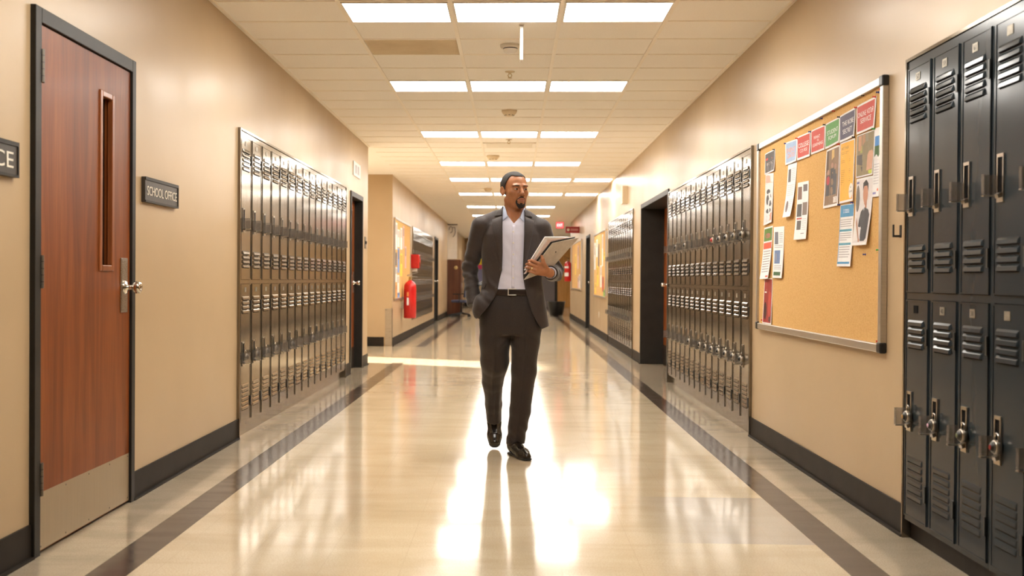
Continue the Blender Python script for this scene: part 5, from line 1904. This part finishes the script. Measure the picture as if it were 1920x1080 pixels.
LEG_L = [(v3(0.088, 0.010, 0.93), 0.100), (v3(0.083, 0.020, 0.716), 0.088), (v3(0.075, 0.030, 0.53), 0.077), (v3(0.054, 0.062, 0.28), 0.065), (v3(0.024, 0.085, 0.066), 0.057)]
LEG_R = [(v3(-0.095, 0.010, 0.93), 0.104), (v3(-0.108, 0.035, 0.72), 0.094), (v3(-0.108, 0.075, 0.585), 0.088), (v3(-0.122, 0.185, 0.45), 0.066), (v3(-0.119, 0.300, 0.29), 0.056), (v3(-0.113, 0.365, 0.175), 0.049)]


def leg(P, J, hem_n, fold_pts):
    d = None
    for (a, ra), (b, rb) in zip(J[:-1], J[1:]):
        c = cone(P, a, b, ra, rb)
        d = c if d is None else smin(d, c, 0.018)
    zs = [j[0][2] for j in J][::-1]
    xs = [j[0][0] for j in J][::-1]
    ys = [j[0][1] for j in J][::-1]
    dx = P[:, 0] - np.interp(P[:, 2], zs, xs)
    fr = np.clip((np.interp(P[:, 2], zs, ys) - P[:, 1]) / 0.05, 0, 1)
    d = d - 0.0055 * np.exp(-(dx / 0.008) ** 2) * fr          # pressed crease
    for c, r, amp, k in fold_pts:
        d = d + folds(P, c, r, amp, k)
    (a, _), (b, _) = J[-2], J[-1]
    n = (a - b) / np.linalg.norm(a - b) if hem_n is None else hem_n
    return smax(d, -((P - b) @ n), 0.003)


def trousers(P):
    z = P[:, 2]
    a = np.interp(z, [0.74, 0.82, 0.92, 1.02], [0.150, 0.185, 0.185, 0.168])
    b = np.interp(z, [0.74, 0.82, 0.92, 1.02], [0.10, 0.118, 0.124, 0.116])
    q = (np.abs((P[:, 0] + 0.002) / a) ** 2.3 + np.abs((P[:, 1] - 0.012) / b) ** 2.3) ** (1 / 2.3)
    d = (q - 1) * np.minimum(a, b) * 0.92
    d = smax(smax(d, z - 1.022, 0.004), 0.76 - z, 0.02)
    ll = leg(P, LEG_L, v3(-0.05, 0.10, 1.0), [(v3(0.03, 0.05, 0.14), 0.09, 0.0045, (60, 20, 55)), (v3(0.07, -0.02, 0.56), 0.12, 0.0018, (50, 0, 30)), (v3(0.04, -0.07, 0.74), 0.09, 0.0035, (55, 0, 60))])
    lr = leg(P, LEG_R, None, [(v3(-0.11, 0.06, 0.56), 0.08, 0.0030, (60, 30, 45)), (v3(-0.115, 0.28, 0.30), 0.14, 0.0045, (110, 20, 10)), (v3(-0.05, -0.05, 0.75), 0.09, 0.0035, (-60, 0, 55))])
    l2 = smin(ll, lr, 0.010)
    d = smin(d, l2, 0.030)
    fly = 0.003 * np.exp(-((P[:, 0] + 0.003) / 0.006) ** 2) * np.clip((z - 0.80) / 0.05, 0, 1)
    return d + fly * (P[:, 1] < 0)


sdf_object('trousers', trousers, (-0.25, -0.17, 0.02), (0.25, 0.52, 1.04), 0.0045, [M_TROUSER], man)


def ring_band(P, z0, z1, off, half):
    z = P[:, 2]
    a, b = 0.170 + off, 0.118 + off
    q = (np.abs((P[:, 0] + 0.002) / a) ** 2.3 + np.abs((P[:, 1] - 0.012) / b) ** 2.3) ** (1 / 2.3)
    return np.maximum(np.maximum((q - 1) * b * 0.92, z - z1), z0 - z)


sdf_object('belt', lambda P: ring_band(P, 1.004, 1.043, 0.005, 0.003), (-0.20, -0.14, 0.99), (0.20, 0.16, 1.06), 0.003, [M_BELT], man)
bk = MB()
c = mp(960, 547.5, -0.118)
for x0, x1, z0, z1 in ((-0.026, -0.020, -0.021, 0.021), (0.022, 0.026, -0.021, -0.016), (-0.020, 0.026, -0.021, -0.016), (-0.020, 0.026, 0.016, 0.021)):
    bk.box(c[0] + x0, c[1] - 0.004, c[2] + z0, c[0] + x1, c[1] + 0.002, c[2] + z1, M_BUCKLE)
tag(bk.build('belt_buckle', man, 0.0015), 'bright metal buckle')


# ---- shoes
def shoe_sdf(heel, along, up, wide=1.12):
    side = np.cross(along, up)
    def loc(P):
        q = P - heel
        return np.stack([q @ along, q @ side, q @ up], 1)
    def upper(P):
        q = loc(P)
        q[:, 1] *= wide
        d = cone(q, v3(0.038, 0, 0.052), v3(0.12, 0, 0.052), 0.037, 0.038)
        d = smin(d, cone(q, v3(0.12, 0, 0.048), v3(0.205, 0, 0.030), 0.040, 0.040), 0.02)
        d = smin(d, cone(q, v3(0.205, 0, 0.028), v3(0.262, 0, 0.024), 0.040, 0.030), 0.02)
        d = smin(d, cone(q, v3(0.045, 0, 0.06), v3(0.060, 0, 0.105), 0.037, 0.040), 0.02)
        d = d - 0.0022 * (np.abs(q[:, 0] - 0.222) < 0.004)
        return smax(smax(d, 0.014 - q[:, 2], 0.003), q[:, 2] - 0.112, 0.004)
    def sole(P):
        q = loc(P)
        q2 = q[:, :2] * np.array([1, wide * 0.95])
        def c2(a, b, ra, rb):
            a, b = np.array(a), np.array(b)
            ba = b - a
            h = np.clip((q2 - a) @ ba / (ba @ ba), 0, 1)
            return np.linalg.norm(q2 - a - h[:, None] * ba, axis=1) - (ra + (rb - ra) * h)
        o = np.minimum(np.minimum(c2((0.036, 0), (0.12, 0), 0.036, 0.033), c2((0.12, 0), (0.205, 0), 0.033, 0.0425)), c2((0.205, 0), (0.262, 0), 0.0425, 0.032))
        lowz = np.where(q[:, 0] < 0.085, 0.0, 0.006)
        return np.maximum(np.maximum(o, q[:, 2] - 0.0165), lowz - q[:, 2])
    return upper, sole, loc


def add_shoe(heel, along, up, wide):
    along, up = along / np.linalg.norm(along), up / np.linalg.norm(up)
    upper, sole, loc = shoe_sdf(heel, along, up, wide)
    side = np.cross(along, up)
    c = heel + along * 0.14 + up * 0.05
    r = v3(0.20, 0.20, 0.20)
    o = sdf_object('shoe', upper, c - r, c + r, 0.0035, [M_LEATHER], man)
    sdf_object('sole', sole, c - r, c + r, 0.0035, [M_SOLE], o, None, 0)
    lc = MB()
    for i in range(4):
        x = 0.120 + i * 0.016
        z = 0.092 - i * 0.0075
        p = [heel + along * x + side * s_ + up * (z - abs(s_) * abs(s_) * 14) for s_ in (-0.020, -0.01, 0, 0.01, 0.020)]
        lc.path([Vector(q) for q in p], 0.0022, M_SOLE, 6)
    lc.build('laces', o)


fa = v3(0.100, -0.250, 0)
add_shoe(v3(-0.004, 0.128, -0.004), fa, v3(0, 0, 1), 1.08)
pt = math.radians(40)
al_, up_ = v3(0.03, -math.cos(pt), -math.sin(pt)), v3(0.0, -math.sin(pt), math.cos(pt))
toe = v3(-0.108, 0.300, 0.002)
add_shoe(toe - al_ * 0.292, al_, up_, 0.90)


# ---- pieces laid on the cloth: lapels, collar leaves, pocket flap, placket
def front_y(f, X, Z, y0=-0.32, off=0.0):
    P = np.stack([X, np.full_like(X, y0), Z], 1)
    for _ in range(70):
        P[:, 1] += np.clip(f(P) - off, -0.01, 0.03) * 0.7
    return P[:, 1]


def patch(name, f, inner, outer, m, lift=0.004, thick=0.004, n=10, k=16, yref=-0.13, puff=0.0):
    """cloth strip between two pixel outlines, following the surface below"""
    def resample(pl):
        pl = np.array(pl, float)
        s = np.concatenate([[0], np.cumsum(np.linalg.norm(np.diff(pl, axis=0), axis=1))])
        t = np.linspace(0, s[-1], k)
        return np.stack([np.interp(t, s, pl[:, 0]), np.interp(t, s, pl[:, 1])], 1)
    a, b = resample(inner), resample(outer)
    px = np.concatenate([a * (1 - t) + b * t for t in np.linspace(0, 1, n)])
    W3 = np.array([xz(x, y, yref) for x, y in px])
    Y = front_y(f, W3[:, 0], W3[:, 1])
    tt = np.repeat(np.linspace(0, 1, n), k)
    Y = Y - lift - puff * np.sin(tt * math.pi)
    top = np.stack([W3[:, 0], Y, W3[:, 1]], 1)
    bot = top + v3(0, thick + lift, 0)
    fs = []
    N = n * k
    for i in range(n - 1):
        for j in range(k - 1):
            q = (i * k + j, i * k + j + 1, (i + 1) * k + j + 1, (i + 1) * k + j)
            fs.append(q)
            fs.append(tuple(x + N for x in q[::-1]))
    rim = [j for j in range(k)] + [i * k + k - 1 for i in range(1, n)] + [(n - 1) * k + j for j in range(k - 2, -1, -1)] + [i * k for i in range(n - 2, 0, -1)]
    for p, q in zip(rim, rim[1:] + rim[:1]):
        fs.append((q, p, p + N, q + N))
    me = bpy.data.meshes.new(name)
    me.from_pydata(np.concatenate([top, bot]).tolist(), [], fs)
    me.materials.append(m)
    me.polygons.foreach_set('use_smooth', np.array([i < 2 * (n - 1) * (k - 1) for i in range(len(fs))]))
    me.update()
    import bmesh
    bm = bmesh.new()
    bm.from_mesh(me)
    bmesh.ops.recalc_face_normals(bm, faces=bm.faces)
    bm.to_mesh(me)
    bm.free()
    o = bpy.data.objects.new(name, me)
    COL.objects.link(o)
    o.parent = man
    return o


def jk_full(P):
    """jacket before the front is cut open, for laying the lapels across the edge"""
    return np.minimum(torso(P), sleeve_l(P))


patch('lapel', jk_full, [(941.5, 403), (942.3, 440), (942.3, 475), (941, 508)], [(922.5, 410.5), (924.5, 440), (932, 480), (940, 509)], M_SUIT, 0.005, 0.004, puff=0.004)
patch('lapel', jk_full, [(984, 404), (983, 440), (982, 475), (980.5, 505)], [(1002, 412.5), (999, 440), (990, 478), (981.5, 506)], M_SUIT, 0.005, 0.004, puff=0.004)
patch('jacket_collar', jk_full, [(943, 388), (941.8, 396), (941.5, 403)], [(933, 390), (930, 396), (927, 404.5)], M_SUIT, 0.006, 0.006, n=8, k=8)
patch('jacket_collar', jk_full, [(983, 390), (984, 397), (984, 404)], [(991, 392), (995, 398), (998.5, 406)], M_SUIT, 0.006, 0.006, n=8, k=8)
patch('pocket_flap', jacket, [(897.5, 526.5), (894, 535)], [(912.5, 531.5), (908.5, 541.5)], M_SUIT, 0.004, 0.004, n=8, k=6)
def throat(P):
    return np.minimum(shirt(P), cone(P, NK0, NK1, 0.060, 0.064))


patch('shirt_collar', throat, [(943.0, 385), (943.0, 400), (943.2, 414.5)], [(946.5, 386), (950, 397), (953, 405.5)], M_COLLAR, 0.007, 0.004, n=8, k=8, yref=-0.08)
patch('shirt_collar', throat, [(983.5, 390), (984, 404), (983.8, 417.5)], [(980, 393), (976.5, 401), (973.5, 408)], M_COLLAR, 0.007, 0.004, n=8, k=8, yref=-0.08)
patch('shirt_placket', shirt, [(960.5, 421), (959.5, 470), (959, 541)], [(966.5, 421), (965.5, 470), (965, 541)], M_SHIRT, 0.0015, 0.003, n=5, k=20)


def button(px, py, f, r, m, name):
    x, z = xz(px, py)
    y = front_y(f, np.array([x]), np.array([z]))[0]
    MB().lathe((x, y - 0.0005, z), (0, -1, 0), [(r, 0), (r, 0.002), (r * 0.7, 0.003), (0.0005, 0.0026)], m, 16).build(name, man)


for px, py in ((940, 505), (932, 541)):
    button(px - 1.5, py, jacket, 0.0095, M_BUTTON, 'jacket_button')
for py in (434, 455, 477, 499, 521):
    button(962.5, py, shirt, 0.0055, MAT['white'], 'shirt_button')
# cuff, watch strap and ring on the holding hand
ca = (WR - EL_L) / np.linalg.norm(WR - EL_L)
MB().tube(Vector(CUFF_L - ca * 0.02), Vector(CUFF_L + ca * 0.016), 0.0365, 0.0355, M_SHIRT, 28).build('shirt_cuff', man)
wt = MB().tube(Vector(WR - ca * 0.018), Vector(WR - ca * 0.001), 0.0305, 0.0300, MAT['black'], 28)
for k in range(9):
    t_ = 2 * math.pi * k / 9
    a_ = Vector(np.cross(ca, v3(0, 0, 1))).normalized()
    b_ = Vector(ca).cross(a_)
    wt.obox(Vector(WR - ca * 0.0095) + (a_ * math.cos(t_) + b_ * math.sin(t_)) * 0.0305, Vector(ca) * 0.005, (-a_ * math.sin(t_) + b_ * math.cos(t_)) * 0.005, (a_ * math.cos(t_) + b_ * math.sin(t_)) * 0.001, MAT['chrome'])
wt.build('bracelet', man)
rc = KN[2] * 0.45 + PI_[2] * 0.55
rd = Vector(PI_[2] - KN[2]).normalized()
MB().tube(Vector(rc) - rd * 0.0028, Vector(rc) + rd * 0.0028, 0.0112, 0.0112, M_GOLD, 24).build('ring', man)

# ---- what he carries: grey folder in front, dark folio, papers behind
def held(name, label, cat, corners, thick, m, bevel=0.0, plane=None, back=0.0):
    """flat sheet or cover; the later ones lie on planes parallel to the front cover"""
    if plane is None:
        c = [np.array(at(px, py, MAN_Y + y)) for px, py, y in corners[:3]]
        nrm = np.cross(c[1] - c[0], c[2] - c[0])
        nrm /= np.linalg.norm(nrm)
        if nrm[1] < 0:
            nrm = -nrm
        plane = (c[0], nrm)
    p0, nrm = plane
    eye = np.array([0, 0, CAM_Z])
    c = []
    for q in corners:
        d = np.array(at(q[0], q[1], MAN_Y)) - eye
        c.append(eye + d * ((p0 + nrm * back - eye) @ nrm) / (d @ nrm))
    org = sum(c) / 4
    top = [q - org for q in c]
    bot = [q + nrm * thick for q in top]
    mb = MB().poly(top + bot, [(0, 1, 2, 3), (7, 6, 5, 4), (0, 4, 5, 1), (1, 5, 6, 2), (2, 6, 7, 3), (3, 7, 4, 0)], m)
    import bmesh
    o = mb.build(name, None, bevel, Vector(org))
    bm = bmesh.new()
    bm.from_mesh(o.data)
    bmesh.ops.recalc_face_normals(bm, faces=bm.faces)
    bm.to_mesh(o.data)
    bm.free()
    return tag(o, label, cat), c, nrm, plane


fold_m = mottled('pale_grey_card', (0.50, 0.45, 0.38), (0.60, 0.54, 0.46), 30, 0.45)
o, c, nr, PL = held('folder', 'pale grey hard folder held in front of the man\'s jacket', 'folder', ((983, 525, -0.200), (1036, 456, -0.196), (1086, 445.5, -0.080), (1030, 508)), 0.005, fold_m, 0.0012)
hole = (c[0] * 0.22 + c[1] * 0.32 + c[2] * 0.36 + c[3] * 0.10) - nr * 0.0004 - np.array(o.location)
MB().lathe(Vector(hole), Vector(-nr), [(0.0045, 0), (0.0045, 0.0006), (0.001, 0.0006)], MAT['black'], 18).build('eyelet', o)
held('folio', 'black folio between the grey folder and the white papers', 'folio', ((982, 520), (1033.5, 453.8), (1079, 444.5), (1024, 506)), 0.005, MAT['black'], 0.001, PL, 0.0056)
held('papers', 'pinkish sheaf of papers behind the black folio', 'papers', ((983, 514), (1028, 449.5), (1070, 445), (1016, 503)), 0.005, flat((0.70, 0.56, 0.52)), 0, PL, 0.0112)
held('papers', 'white papers rearmost and leftmost in the man\'s hand', 'papers', ((983.5, 507), (1022, 444.5), (1066, 444.5), (1012, 500)), 0.006, MAT['paper'], 0, PL, 0.0170)
